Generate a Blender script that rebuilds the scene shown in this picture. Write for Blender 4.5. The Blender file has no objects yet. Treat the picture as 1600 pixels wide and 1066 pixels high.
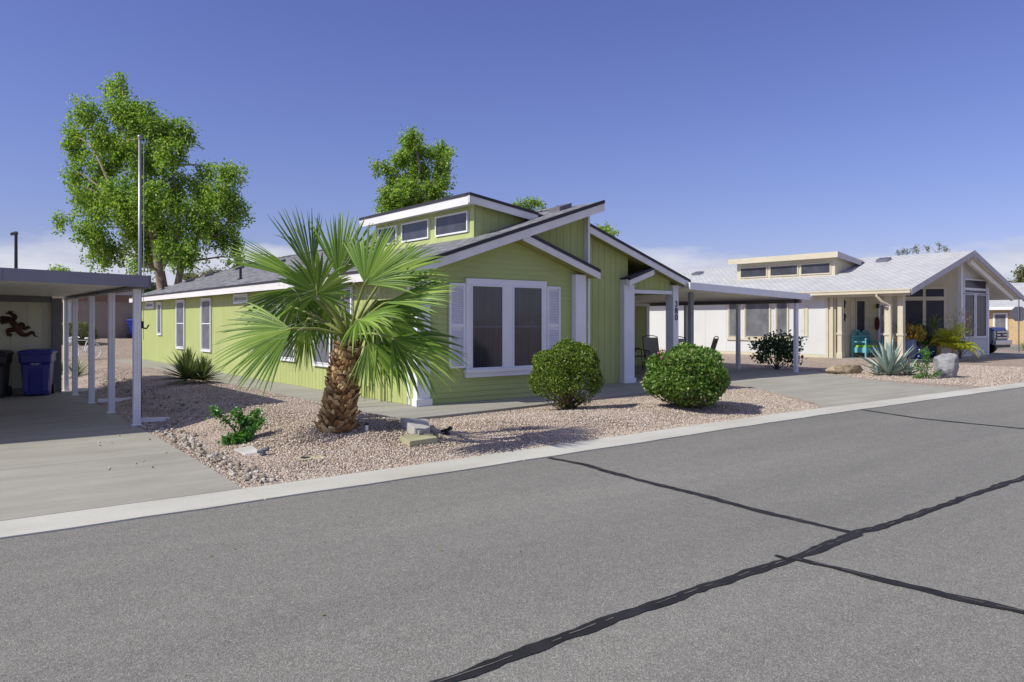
import bpy, bmesh, math, random
import numpy as np
from mathutils import Vector, Matrix
random.seed(7); RNG = np.random.default_rng(11)
sc = bpy.context.scene
COL = sc.collection
R = math.radians
ORG = {}                                    # world origin of every parent

# ------------------------------------------------------------------ camera model (also used to survey points)
F_, CX_, HY_, CAMH = 1190., 800., 502., 1.6
AZ = R(52.3)
FW = Vector((math.cos(AZ), math.sin(AZ), 0)); RT = Vector((math.sin(AZ), -math.cos(AZ), 0))
def S(a, b, t):
    t = min(1., max(0., (t-a)/(b-a))); return t*t*(3-2*t)
def gz(x, y):
    z = .29*S(2.7, 4.3, x)*(1-S(4.9, 6.05, x))*S(7.4, 9.3, y)*(1-S(24, 31, y))
    z += .10*S(5.2, 7.5, x)*(1-S(11.5, 14.2, x))*S(7.5, 8.7, y)*(1-S(9.3, 10.5, y))
    z += .78*S(33, 46, y)*(1-S(14, 24, x))
    z += .09*S(27.2, 28.6, x)*S(13.6, 15.5, y)*(1-S(38, 42, x))
    return z
def gpt(px, py):                            # point on the terrain seen at a photo pixel
    z = 0.
    for _ in range(30):
        d = F_*(CAMH-z)/(py-HY_); p = FW*d + RT*((px-CX_)/F_*d)
        z = .5*z+.5*gz(p.x, p.y)
    return Vector((p.x, p.y, gz(p.x, p.y)))
def at(px, py, d):                          # point at forward distance d
    p = FW*d + RT*((px-CX_)/F_*d); return Vector((p.x, p.y, CAMH-(py-HY_)*d/F_))

# ------------------------------------------------------------------ mesh builder
class MB:
    def __init__(s): s.v = []; s.f = []; s.mi = []; s.m = 0
    def add(s, vs, fs):
        b = len(s.v); s.v += [tuple(v) for v in vs]
        for f in fs: s.f.append([b+i for i in f]); s.mi.append(s.m)
        return s
    def box(s, x0, x1, y0, y1, z0, z1):
        x0, x1 = sorted((x0, x1)); y0, y1 = sorted((y0, y1)); z0, z1 = sorted((z0, z1))
        vs = [(x, y, z) for z in (z0, z1) for (x, y) in ((x0, y0), (x1, y0), (x1, y1), (x0, y1))]
        return s.add(vs, [(3,2,1,0),(4,5,6,7),(0,1,5,4),(1,2,6,5),(2,3,7,6),(3,0,4,7)])
    def bar(s, p0, p1, w, h, up=(0,0,1)):   # rectangular bar between two points, h along up
        p0 = Vector(p0); p1 = Vector(p1); d = (p1-p0).normalized(); up = Vector(up)
        a = d.cross(up)
        if a.length < 1e-4: a = d.cross(Vector((1,0,0)))
        a.normalize(); u = a.cross(d).normalized()
        vs = [p+a*i*w/2+u*j*h/2 for p in (p0, p1) for (i, j) in ((-1,-1),(1,-1),(1,1),(-1,1))]
        return s.add(vs, [(3,2,1,0),(4,5,6,7),(0,1,5,4),(1,2,6,5),(2,3,7,6),(3,0,4,7)])
    def slab(s, pts, n):                    # polygon pts extruded by vector n
        n = Vector(n); k = len(pts); a = [Vector(p) for p in pts]; b = [p+n for p in a]
        nn = (a[1]-a[0]).cross(a[2]-a[0])
        fs = [list(range(k))[::-1], list(range(k, 2*k))] + [(i, (i+1)%k, k+(i+1)%k, k+i) for i in range(k)]
        if nn.dot(n) < 0: fs = [list(f)[::-1] for f in fs]
        return s.add(a+b, fs)
    def tube(s, pts, rad, n=8, caps=True):
        pts = [Vector(p) for p in pts]
        if not hasattr(rad, '__len__'): rad = [rad]*len(pts)
        base = len(s.v); prev = None; k = len(pts)
        for i, p in enumerate(pts):
            d = (pts[min(i+1,k-1)]-pts[max(i-1,0)])
            d = d.normalized() if d.length > 1e-9 else Vector((0,0,1))
            if prev is None:
                a = d.cross(Vector((0,0,1)))
                if a.length < .05: a = d.cross(Vector((1,0,0)))
            else: a = prev - d*prev.dot(d)
            a.normalize(); prev = a; b = d.cross(a)
            for j in range(n):
                t = 2*math.pi*j/n; s.v.append(tuple(p+(a*math.cos(t)+b*math.sin(t))*rad[i]))
        for i in range(k-1):
            for j in range(n):
                j2 = (j+1)%n
                s.f.append([base+i*n+j, base+i*n+j2, base+(i+1)*n+j2, base+(i+1)*n+j]); s.mi.append(s.m)
        if caps:
            s.f.append([base+j for j in range(n)][::-1]); s.mi.append(s.m)
            s.f.append([base+(k-1)*n+j for j in range(n)]); s.mi.append(s.m)
        return s
    def lathe(s, c, prof, n=20, sq=None):   # prof: (radius, z)
        c = Vector(c); b = len(s.v); k = len(prof)
        for r, z in prof:
            for j in range(n):
                t = 2*math.pi*j/n; s.v.append((c.x+r*math.cos(t), c.y+r*math.sin(t), c.z+z))
        for i in range(k-1):
            for j in range(n):
                j2 = (j+1)%n; s.f.append([b+i*n+j, b+i*n+j2, b+(i+1)*n+j2, b+(i+1)*n+j]); s.mi.append(s.m)
        s.f.append([b+j for j in range(n)][::-1]); s.mi.append(s.m)
        s.f.append([b+(k-1)*n+j for j in range(n)]); s.mi.append(s.m)
        return s
    def loft(s, rings, caps=True):          # list of equal-length closed rings
        b = len(s.v); n = len(rings[0])
        for r in rings: s.v += [tuple(p) for p in r]
        for i in range(len(rings)-1):
            for j in range(n):
                j2 = (j+1)%n; s.f.append([b+i*n+j, b+i*n+j2, b+(i+1)*n+j2, b+(i+1)*n+j]); s.mi.append(s.m)
        if caps:
            s.f.append([b+j for j in range(n)][::-1]); s.mi.append(s.m)
            s.f.append([b+(len(rings)-1)*n+j for j in range(n)]); s.mi.append(s.m)
        return s
    def ball(s, c, r, n=10, m=8, sc=(1,1,1)):
        c = Vector(c); rings = []
        for i in range(1, m):
            t = math.pi*i/m
            rings.append([(c.x+sc[0]*r*math.sin(t)*math.cos(2*math.pi*j/n), c.y+sc[1]*r*math.sin(t)*math.sin(2*math.pi*j/n), c.z-sc[2]*r*math.cos(t)) for j in range(n)])
        return s.loft(rings)
    def xf(s, M):
        s.v = [tuple(M @ Vector(v)) for v in s.v]; return s
    def build(s, name, mats, parent=None, smooth=False, bevel=0., fix=False):
        me = bpy.data.meshes.new(name)
        o = Vector(ORG.get(parent.name, (0,0,0))) if parent else Vector((0,0,0))
        me.from_pydata([(v[0]-o.x, v[1]-o.y, v[2]-o.z) for v in s.v], [], s.f)
        if not isinstance(mats, (list, tuple)): mats = [mats]
        for m in mats: me.materials.append(m)
        me.polygons.foreach_set('material_index', s.mi)
        if bevel or fix:
            bm = bmesh.new(); bm.from_mesh(me)
            bmesh.ops.recalc_face_normals(bm, faces=bm.faces)
            if bevel: bmesh.ops.bevel(bm, geom=[e for e in bm.edges if len(e.link_faces) == 2 and e.calc_face_angle(0) > .5], offset=bevel, segments=2, affect='EDGES', profile=.6)
            bm.to_mesh(me); bm.free()
        if smooth: me.polygons.foreach_set('use_smooth', [True]*len(me.polygons))
        me.update()
        return link(name, me, parent)
def link(name, me, parent=None):
    ob = bpy.data.objects.new(name, me); COL.objects.link(ob)
    if parent: ob.parent = parent; ORG[ob.name] = ORG.get(parent.name, (0,0,0))
    return ob
def npmesh(name, V, Fq, mats, parent=None, smooth=False, tri=False):
    me = bpy.data.meshes.new(name); V = np.asarray(V, dtype=np.float32); Fq = np.asarray(Fq, dtype=np.int32)
    if parent is not None: V = V-np.array(ORG.get(parent.name, (0,0,0)), dtype=np.float32)
    k = Fq.shape[1]
    me.vertices.add(len(V)); me.vertices.foreach_set('co', V.ravel())
    me.loops.add(Fq.size); me.loops.foreach_set('vertex_index', Fq.ravel())
    me.polygons.add(len(Fq)); me.polygons.foreach_set('loop_start', np.arange(0, Fq.size, k, dtype=np.int32))
    me.materials.append(mats)
    if smooth: me.polygons.foreach_set('use_smooth', [True]*len(Fq))
    me.update(calc_edges=True); me.validate()
    return link(name, me, parent)
def tag(o, label, cat, group=None):
    o['label'] = label; o['category'] = cat
    if group: o['group'] = group
    return o
def thing(name, label, cat, loc, group=None):
    o = bpy.data.objects.new(name, None); COL.objects.link(o); o.location = loc; o.empty_display_size = .2
    ORG[o.name] = tuple(loc); return tag(o, label, cat, group)
def struct(o): o['kind'] = 'structure'; return o
def copy_tree(root, loc, rotz=0., label=None):
    r = root.copy(); COL.objects.link(r); r.location = loc; r.rotation_euler = (0,0,rotz)
    if label: r['label'] = label
    for ch in list(root.children):
        c = ch.copy(); COL.objects.link(c); c.parent = r
        for g in ch.children:
            d = g.copy(); COL.objects.link(d); d.parent = c
    return r

# ------------------------------------------------------------------ materials
def nt(name):
    m = bpy.data.materials.new(name); m.use_nodes = True; t = m.node_tree; b = t.nodes['Principled BSDF']
    return m, t, b
def N(t, kind, **kw):
    n = t.nodes.new(kind)
    for k, v in kw.items():
        if k in n.inputs.keys(): n.inputs[k].default_value = v
        else: setattr(n, k, v)
    return n
def ramp(t, src, stops):
    r = t.nodes.new('ShaderNodeValToRGB'); e = r.color_ramp.elements
    while len(e) < len(stops): e.new(.5)
    for i, (p, c) in enumerate(stops): e[i].position = p; e[i].color = (*c, 1) if len(c) == 3 else c
    t.links.new(src, r.inputs[0]); return r.outputs[0]
def coord(t, scale=(1,1,1), rot=(0,0,0), kind='Object'):
    c = t.nodes.new('ShaderNodeTexCoord'); m = t.nodes.new('ShaderNodeMapping')
    m.inputs['Scale'].default_value = scale; m.inputs['Rotation'].default_value = rot
    t.links.new(c.outputs[kind], m.inputs[0]); return m.outputs[0]
def noise(t, vec, scale, detail=3, rough=.55):
    n = N(t, 'ShaderNodeTexNoise', Scale=scale, Detail=detail, Roughness=rough); t.links.new(vec, n.inputs['Vector']); return n.outputs[0]
def mixc(t, fac, a, b, mode='MIX'):
    m = t.nodes.new('ShaderNodeMix'); m.data_type = 'RGBA'; m.blend_type = mode
    for i, v in ((0, fac), (6, a), (7, b)):
        if hasattr(v, 'links'): t.links.new(v, m.inputs[i])
        else: m.inputs[i].default_value = v if i == 0 else (*v, 1)
    return m.outputs[2]
def bump(t, b, src, strength, dist):
    n = N(t, 'ShaderNodeBump', Strength=strength, Distance=dist); t.links.new(src, n.inputs['Height'])
    t.links.new(n.outputs[0], b.inputs['Normal']); return n
def sc3(c, k): return tuple(min(1., x*k) for x in c)
def mat(name, col, rough=.6, var=.12, scale=3., bscale=40., bst=.15, bd=.01, metal=0., spec=.4, stretch=(1,1,1), coat=0.):
    m, t, b = nt(name); v = coord(t, stretch)
    n = noise(t, v, scale, 5, .6)
    c = ramp(t, n, [(.3, sc3(col, 1-var)), (.7, sc3(col, 1+var))]); t.links.new(c, b.inputs['Base Color'])
    b.inputs['Roughness'].default_value = rough; b.inputs['Metallic'].default_value = metal
    b.inputs['Specular IOR Level'].default_value = spec; b.inputs['Coat Weight'].default_value = coat
    if bst: bump(t, b, noise(t, coord(t), bscale, 3), bst, bd)
    return m
def siding_mat(name, col, streak=.10):
    m, t, b = nt(name); v = coord(t, (1,1,.12)); n = noise(t, v, 6, 6, .7); n2 = noise(t, coord(t), .7, 2)
    c = ramp(t, n, [(.25, sc3(col, 1-streak)), (.75, sc3(col, 1+streak*.6))])
    c = mixc(t, 1., c, ramp(t, n2, [(.3, (.9,.9,.9)), (.7, (1,1,1))]), 'MULTIPLY')
    t.links.new(c, b.inputs['Base Color']); b.inputs['Roughness'].default_value = .7; b.inputs['Specular IOR Level'].default_value = .25
    bump(t, b, noise(t, coord(t, (1,1,.06)), 90, 4, .7), .35, .004); return m
def lap_mat(name, col):
    m, t, b = nt(name); n = noise(t, coord(t, (.1,.1,1)), 14, 5, .7)
    t.links.new(ramp(t, n, [(.25, sc3(col, .9)), (.75, sc3(col, 1.06))]), b.inputs['Base Color'])
    b.inputs['Roughness'].default_value = .65; b.inputs['Specular IOR Level'].default_value = .25
    bump(t, b, noise(t, coord(t, (.05,.05,1)), 120, 4, .7), .3, .003); return m
def shingle_mat(name, c1, c2, swap=True):
    m, t, b = nt(name); tc = t.nodes.new('ShaderNodeTexCoord'); sep = t.nodes.new('ShaderNodeSeparateXYZ'); cmb = t.nodes.new('ShaderNodeCombineXYZ')
    t.links.new(tc.outputs['Object'], sep.inputs[0]); t.links.new(sep.outputs[1], cmb.inputs[0]); t.links.new(sep.outputs[0], cmb.inputs[1])
    br = N(t, 'ShaderNodeTexBrick', Scale=1., **{'Mortar Size':.012, 'Brick Width':.30, 'Row Height':.15, 'Color1':(*c1,1), 'Color2':(*c2,1), 'Mortar':(*sc3(c1,.45),1)})
    br.inputs['Bias'].default_value = 0.; t.links.new(cmb.outputs[0], br.inputs['Vector'])
    n = noise(t, coord(t), 60, 3, .7); n2 = noise(t, coord(t), 1.2, 3)
    c = mixc(t, 1., br.outputs[0], ramp(t, n, [(.3, (.72,.72,.72)), (.7, (1.12,1.12,1.12))]), 'MULTIPLY')
    c = mixc(t, 1., c, ramp(t, n2, [(.3, (.88,.88,.9)), (.7, (1,1,1))]), 'MULTIPLY')
    t.links.new(c, b.inputs['Base Color']); b.inputs['Roughness'].default_value = .9; b.inputs['Specular IOR Level'].default_value = .2
    bump(t, b, mixc(t, .35, br.outputs[0], n), .6, .02); return m
def leaf_mat(name, stops, trans=.35, rough=.45, spec=.35):
    m, t, b = nt(name); g = t.nodes.new('ShaderNodeNewGeometry')
    c = ramp(t, g.outputs['Random Per Island'], stops); t.links.new(c, b.inputs['Base Color'])
    b.inputs['Roughness'].default_value = rough; b.inputs['Specular IOR Level'].default_value = spec
    tr = t.nodes.new('ShaderNodeBsdfTranslucent'); mx = N(t, 'ShaderNodeMixShader'); mx.inputs[0].default_value = trans
    t.links.new(mixc(t, 1., c, (1.0,1.15,.5), 'MULTIPLY'), tr.inputs[0])
    t.links.new(b.outputs[0], mx.inputs[1]); t.links.new(tr.outputs[0], mx.inputs[2])
    t.links.new(mx.outputs[0], t.nodes['Material Output'].inputs[0]); return m
def screen_mat(name, col, lines=0., spec=.5, rough=.25):
    m, t, b = nt(name)
    v = coord(t, (1,1,1)); n = noise(t, v, 2.2, 3)
    c = ramp(t, n, [(.35, sc3(col,.75)), (.7, sc3(col,1.25))])
    w = N(t, 'ShaderNodeTexNoise', Scale=26., Detail=2.); t.links.new(coord(t, (1,1,.02)), w.inputs['Vector'])
    c = mixc(t, lines, c, ramp(t, w.outputs[0], [(.42, sc3(col,.5)), (.62, sc3(col,2.0))]))
    t.links.new(c, b.inputs['Base Color']); b.inputs['Roughness'].default_value = rough; b.inputs['Specular IOR Level'].default_value = spec
    bump(t, b, noise(t, v, 1.5, 2), .08, .05)
    return m
def asphalt_mat():
    m, t, b = nt('asphalt'); v = coord(t)
    vo = N(t, 'ShaderNodeTexVoronoi', Scale=130.); t.links.new(v, vo.inputs['Vector'])
    g = ramp(t, vo.outputs['Color'], [(0, (.06,.06,.056)), (.35, (.17,.165,.146)), (.7, (.28,.272,.24)), (1, (.58,.57,.49))])
    n2 = noise(t, v, 230, 2, .6); n3 = noise(t, coord(t, (.12,1,1)), .55, 5, .62); n4 = noise(t, v, 7, 4, .6)
    c = mixc(t, .55, g, ramp(t, n2, [(.34, (.09,.088,.079)), (.66, (.37,.362,.315))]))
    c = mixc(t, 1., c, ramp(t, n3, [(.3, (.80,.80,.81)), (.7, (1.13,1.12,1.11))]), 'MULTIPLY')
    c = mixc(t, 1., c, ramp(t, n4, [(.3, (.93,.93,.93)), (.7, (1.05,1.05,1.05))]), 'MULTIPLY')
    t.links.new(c, b.inputs['Base Color']); b.inputs['Roughness'].default_value = .85; b.inputs['Specular IOR Level'].default_value = .25
    bump(t, b, mixc(t, .5, vo.outputs['Distance'], n2), .7, .008); return m
def gravel_mat():
    m, t, b = nt('gravel'); v = coord(t)
    vo = N(t, 'ShaderNodeTexVoronoi', Scale=38.); t.links.new(v, vo.inputs['Vector'])
    c = ramp(t, vo.outputs['Color'], [(.1, (.35,.27,.215)), (.4, (.54,.44,.355)), (.65, (.66,.56,.465)), (.95, (.78,.72,.64))])
    d = ramp(t, vo.outputs['Distance'], [(.35, (1,1,1)), (.75, (.42,.36,.34))])
    c = mixc(t, 1., c, d, 'MULTIPLY'); n3 = noise(t, v, .6, 4, .6)
    c = mixc(t, 1., c, ramp(t, n3, [(.3, (.90,.89,.88)), (.7, (1.08,1.07,1.06))]), 'MULTIPLY')
    t.links.new(c, b.inputs['Base Color']); b.inputs['Roughness'].default_value = .9; b.inputs['Specular IOR Level'].default_value = .2
    inv = t.nodes.new('ShaderNodeMath'); inv.operation = 'SUBTRACT'; inv.inputs[0].default_value = 1; t.links.new(vo.outputs['Distance'], inv.inputs[1])
    bump(t, b, inv.outputs[0], .9, .03); return m
def stone_mat(name, stops):
    m, t, b = nt(name); g = t.nodes.new('ShaderNodeNewGeometry')
    c = ramp(t, g.outputs['Random Per Island'], stops)
    c = mixc(t, 1., c, ramp(t, noise(t, coord(t), 60, 3), [(.3, (.85,.85,.85)), (.7, (1.1,1.1,1.1))]), 'MULTIPLY')
    t.links.new(c, b.inputs['Base Color']); b.inputs['Roughness'].default_value = .85; b.inputs['Specular IOR Level'].default_value = .25; return m
def concrete_mat(name, col, stain=.12, streak=None):
    m, t, b = nt(name); v = coord(t)
    n1 = noise(t, v, .8, 6, .65); n2 = noise(t, coord(t, streak or (.25,1.6,1)), 1.6, 5, .65); n3 = noise(t, v, 140, 2)
    c = ramp(t, n1, [(.3, sc3(col, 1-stain)), (.7, sc3(col, 1+stain*.5))])
    c = mixc(t, 1., c, ramp(t, n2, [(.35, (.86,.85,.83)), (.6, (1.03,1.03,1.03))]), 'MULTIPLY')
    c = mixc(t, 1., c, ramp(t, n3, [(.3, (.92,.92,.92)), (.7, (1.06,1.06,1.06))]), 'MULTIPLY')
    t.links.new(c, b.inputs['Base Color']); b.inputs['Roughness'].default_value = .85; b.inputs['Specular IOR Level'].default_value = .25
    bump(t, b, n3, .3, .004); return m
def bark_mat(name, c1, c2, sc=8.):
    m, t, b = nt(name); n = noise(t, coord(t, (1,1,.3)), sc, 6, .7)
    t.links.new(ramp(t, n, [(.3, c1), (.7, c2)]), b.inputs['Base Color']); b.inputs['Roughness'].default_value = .9
    bump(t, b, n, .8, .03); return m

M = {}
GREEN = (.46, .515, .20); GREEN2 = (.455, .52, .205)
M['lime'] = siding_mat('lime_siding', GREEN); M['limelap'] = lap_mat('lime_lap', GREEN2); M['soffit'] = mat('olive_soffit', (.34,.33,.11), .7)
M['deadtwig'] = mat('dry_twig', (.17,.12,.085), .9, .4, 30)
M['limepaint'] = mat('lime_paint', GREEN, .5, .08)
M['white'] = mat('white_paint', (.78,.79,.82), .45, .05, 2., 60, .06); M['fascia'] = mat('white_fascia', (.76,.75,.72), .5, .09, 2.5, 60, .1, stretch=(1,.3,1))
M['drip'] = mat('dark_drip_edge', (.035,.033,.042), .6); M['shingle'] = shingle_mat('grey_shingle', (.17,.175,.185), (.33,.335,.345)); M['shingle_dark'] = shingle_mat('plum_shingle', (.10,.09,.14), (.13,.12,.17))
M['pale_shingle'] = shingle_mat('pale_shingle', (.55,.56,.565), (.63,.635,.635))
M['screen'] = screen_mat('sun_screen', (.060,.062,.078), .0); M['blind'] = screen_mat('blind_behind_screen', (.026,.026,.040), .45, .7, .10); M['lace'] = screen_mat('grey_screen', (.15,.155,.165), .06, .3, .5)
M['sidescreen'] = screen_mat('lit_screen', (.135,.14,.17), .1, .3, .5)
M['darkscreen'] = screen_mat('dark_glass_screen', (.030,.031,.046), .1, .3, .3)
M['cream'] = siding_mat('cream_siding', (.665,.675,.65), .03); M['beige'] = siding_mat('beige_siding', (.61,.56,.41), .05); M['beigepaint'] = mat('beige_paint', (.60,.545,.405), .5, .06)
M['olivewall'] = siding_mat('sage_siding', (.58,.57,.46), .06); M['greytrim'] = mat('grey_brown_trim', (.15,.14,.155), .5); M['slatetrim'] = mat('slate_fascia', (.20,.195,.24), .4, .05)
M['ceil'] = mat('cream_pan', (.88,.86,.75), .5, .04); M['metalwhite'] = mat('white_metal', (.80,.81,.84), .35, .06, 4, 60, .04, spec=.5); M['silver'] = mat('galvanised', (.26,.265,.285), .4, .12, 6, metal=.7)
M['black'] = mat('black_metal', (.02,.02,.022), .4); M['blackplastic'] = mat('black_plastic', (.018,.018,.02), .45); M['blueplastic'] = mat('blue_plastic', (.03,.035,.25), .4, .1, 4)
M['asphalt'] = asphalt_mat(); M['gravel'] = gravel_mat(); M['conc'] = concrete_mat('driveway_concrete', (.365,.352,.30)); M['kerb'] = concrete_mat('kerb_concrete', (.54,.53,.465), .06, (.2,.6,1)); M['walk'] = concrete_mat('walk_concrete', (.34,.33,.285))
M['tar'] = mat('tar', (.022,.021,.023), .75, .4, 6, 60, .4, .01, spec=.25); M['crack'] = mat('crack_core', (.11,.105,.095), .9, .4, 20)
M['trunk'] = bark_mat('brown_bark', (.10,.07,.045), (.24,.18,.12)); M['paletrunk'] = bark_mat('pale_bark', (.16,.12,.085), (.36,.30,.23), 5)
M['boot'] = stone_mat('palm_boot', [(0,(.12,.065,.025)),(.35,(.30,.175,.075)),(.7,(.48,.33,.16)),(1,(.62,.48,.27))])
M['petiole'] = mat('petiole', (.20,.24,.05), .5)
G1 = [(0,(.030,.085,.012)),(.4,(.055,.14,.018)),(.75,(.09,.19,.025)),(1,(.15,.25,.04))]
M['palm'] = leaf_mat('palm_leaf', [(0,(.055,.12,.012)),(.4,(.14,.26,.028)),(.8,(.26,.40,.055)),(1,(.42,.52,.13))], .28, .45, .4)
M['elm'] = leaf_mat('elm_leaf', [(0,(.09,.18,.025)),(.3,(.19,.34,.045)),(.7,(.36,.50,.09)),(1,(.60,.67,.20))], .5, .5)
M['box'] = leaf_mat('boxwood_leaf', [(0,(0.061,0.115,0.014)),(.4,(0.115,0.203,0.022)),(.8,(0.203,0.297,0.036)),(1,(0.338,0.392,0.060))], .3, .4, .5)
M['hib'] = leaf_mat('hibiscus_leaf', [(0,(.05,.12,.02)),(.3,(.11,.22,.035)),(.75,(.21,.34,.065)),(1,(.42,.47,.16))], .3, .35, .4)
M['darkleaf'] = leaf_mat('dark_leaf', [(0,(.03,.065,.02)),(.6,(.06,.115,.035)),(1,(.13,.19,.08))], .22, .3, .5)
M['rose'] = leaf_mat('rose_leaf', [(0,(0.052,0.169,0.026)),(.6,(0.091,0.260,0.039)),(1,(0.182,0.364,0.078))], .3, .3, .6)
M['hedge'] = leaf_mat('hedge_leaf', [(0,(0.125,0.150,0.050)),(.6,(0.213,0.225,0.094)),(1,(0.312,0.312,0.150))], .3)
M['sparse'] = leaf_mat('sparse_leaf', [(0,(0.120,0.144,0.060)),(1,(0.240,0.252,0.120))], .3)
M['yucca'] = leaf_mat('yucca_leaf', [(0,(.08,.13,.04)),(.5,(.17,.23,.08)),(1,(.34,.36,.16))], .15, .4, .5)
M['agave'] = leaf_mat('agave_leaf', [(0,(0.240,0.336,0.299)),(.6,(0.348,0.444,0.402)),(1,(0.456,0.540,0.483))], .08, .5, .3)
M['date'] = leaf_mat('date_leaf', [(0,(.25,.30,.02)),(.6,(.42,.45,.03)),(1,(.60,.52,.07))], .4, .4, .4)
M['straw'] = leaf_mat('straw_leaf', [(0,(.26,.22,.09)),(.6,(.33,.31,.13)),(1,(.24,.29,.09))], .3)
M['croton'] = leaf_mat('croton_leaf', [(0,(.35,.10,.02)),(.4,(.5,.32,.06)),(.7,(.3,.32,.04)),(1,(.55,.45,.12))], .3)
M['fibre'] = mat('palm_fibre', (.55,.53,.42), .8)
M['flower'] = mat('pink_flower', (.40,.10,.14), .6)
M['stone'] = stone_mat('gravel_stones', [(0,(.29,.22,.17)),(.2,(.42,.335,.265)),(.5,(.53,.435,.35)),(.8,(.61,.53,.44)),(1,(.73,.67,.58))])
M['rockm'] = stone_mat('river_rock', [(0,(.20,.16,.12)),(.4,(.36,.31,.25)),(.8,(.48,.45,.39)),(1,(.58,.56,.52))])

# ------------------------------------------------------------------ world, sun, camera
SUN = Vector((-.99, .22, 1.0)).normalized()
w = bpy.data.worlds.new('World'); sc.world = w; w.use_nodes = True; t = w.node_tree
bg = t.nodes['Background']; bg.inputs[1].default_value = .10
sky = t.nodes.new('ShaderNodeTexSky'); sky.sky_type = 'NISHITA'; sky.sun_disc = False
sky.sun_elevation = math.asin(SUN.z); sky.sun_rotation = math.atan2(SUN.x, SUN.y)
sky.air_density = 1.0; sky.dust_density = .6; sky.ozone_density = 2.6; sky.altitude = 400
tc = t.nodes.new('ShaderNodeTexCoord'); sep = t.nodes.new('ShaderNodeSeparateXYZ'); t.links.new(tc.outputs['Generated'], sep.inputs[0])
mp = t.nodes.new('ShaderNodeMapping'); mp.inputs['Scale'].default_value = (1,1,3.2); t.links.new(tc.outputs['Generated'], mp.inputs[0])
cn = noise(t, mp.outputs[0], 3.1, 9, .6)
lowband = ramp(t, sep.outputs[2], [(.0,(1,1,1)),(.07,(.95,.95,.95)),(.105,(.42,.42,.42)),(.15,(0,0,0))])
ad = t.nodes.new('ShaderNodeMath'); ad.operation = 'MULTIPLY_ADD'; ad.inputs[1].default_value = .55; t.links.new(lowband, ad.inputs[0]); t.links.new(cn, ad.inputs[2])
cl = ramp(t, ad.outputs[0], [(.82,(0,0,0)),(.91,(.55,.55,.55)),(1.,(.9,.9,.9))])
tint = mixc(t, 1., sky.outputs[0], ramp(t, sep.outputs[2], [(.05,(.70,.62,.83)),(.22,(.74,.65,.92)),(.5,(.76,.63,1.))]), 'MULTIPLY')
tint = mixc(t, 1., tint, (1.02,1.02,1.05), 'MULTIPLY')
cc = ramp(t, noise(t, mp.outputs[0], 9, 6, .6), [(.3,(4.0,4.3,5.4)),(.7,(6.2,6.3,6.8))])
highband = ramp(t, sep.outputs[2], [(.50,(0,0,0)),(.70,(1,1,1))])      # bright cloud added overhead, above the frame, to lift the shade
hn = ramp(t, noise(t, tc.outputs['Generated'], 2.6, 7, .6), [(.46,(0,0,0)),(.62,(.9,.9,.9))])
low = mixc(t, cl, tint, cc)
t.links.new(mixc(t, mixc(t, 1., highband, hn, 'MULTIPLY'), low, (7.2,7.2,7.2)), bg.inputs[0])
sl = bpy.data.lights.new('sun', 'SUN'); sl.energy = 3.45; sl.angle = R(.5); sl.color = (1,.965,.85)
so = bpy.data.objects.new('sun', sl); COL.objects.link(so); so.rotation_euler = SUN.to_track_quat('Z', 'Y').to_euler(); so.location = (0,0,30)
cam = bpy.data.cameras.new('camera'); cam.sensor_width = 36; cam.lens = F_/1600*36; cam.shift_y = -(533-HY_)/1600; cam.clip_end = 6000
co = bpy.data.objects.new('camera', cam); COL.objects.link(co); co.location = (0,0,CAMH)
co.rotation_euler = (R(90), 0, AZ-R(90)); sc.camera = co
sc.view_settings.view_transform = 'Standard'; sc.view_settings.look = 'None'; sc.view_settings.gamma = 1; sc.view_settings.exposure = 0.36
sc.cycles.max_bounces = 8
# ------------------------------------------------------------------ ground, road, slabs
def axis(fine, outer): return sorted(set(outer+fine))
xs = axis([round(-9+.25*i, 3) for i in range(225)], [-2500,-700,-200,-80,-40,-20,-13,50,54,60,70,85,120,200,500,2500])
ys = axis([round(6.75+.25*i, 3) for i in range(170)], [-2500,-700,-200,-60,-20,-6,0,4,52,56,62,75,100,150,300,800,2500])
V = []; Fc = []
for y in ys:
    for x in xs: V.append((x, y, gz(x, y)-.07*(1-S(7.1,7.5,y)) + (.012*math.sin(x*3.1+y*1.7)*math.sin(y*2.3-x) if 2.8 < x < 13 and 7.8 < y < 24 else 0)*(1-S(5.6,6.0,x) if y > 10.4 else 1)))
nx = len(xs)
for j in range(len(ys)-1):
    for i in range(nx-1): a = j*nx+i; Fc.append((a, a+1, a+nx+1, a+nx))
struct(npmesh('ground', V, Fc, M['gravel'], smooth=True))
road = MB().add([(-400,-3.4,-.002),(400,-3.4,-.002),(400,7.2,-.002),(-400,7.2,-.002)], [(0,1,2,3)]).build('road', M['asphalt']); struct(road)
struct(MB().add([(47.5,7.21,.006),(54.5,7.21,.006),(54.5,200,.006),(47.5,200,.006)], [(0,1,2,3)]).build('side_street', M['asphalt']))
def yin(x): return 7.28 if x < 1.5 else (7.28+.29*S(1.5,13,x))
mb = MB(); xk = -70.3
while xk < 90:
    x1 = xk+3.03; n = 6
    for i in range(n):
        a, b = xk+(x1-xk)*i/n, xk+(x1-xk)*(i+1)/n
        ya, yb = yin(a), yin(b); j1 = .55+.012*math.sin(a*7.7)+.008*math.sin(a*23); j2 = .55+.012*math.sin(b*7.7)+.008*math.sin(b*23)
        if i == n-1: b -= .014
        mb.slab([(a,ya-j1,-.09),(b,yb-j2,-.09),(b,yb,-.09),(a,ya,-.09)], (0,0,.101))
    xk = x1
struct(mb.build('kerb', M['kerb'], fix=True))
mb = MB().box(-400, 400, -4.1, -3.45, -.09, .012); struct(mb.build('far_kerb', M['kerb']))
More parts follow.
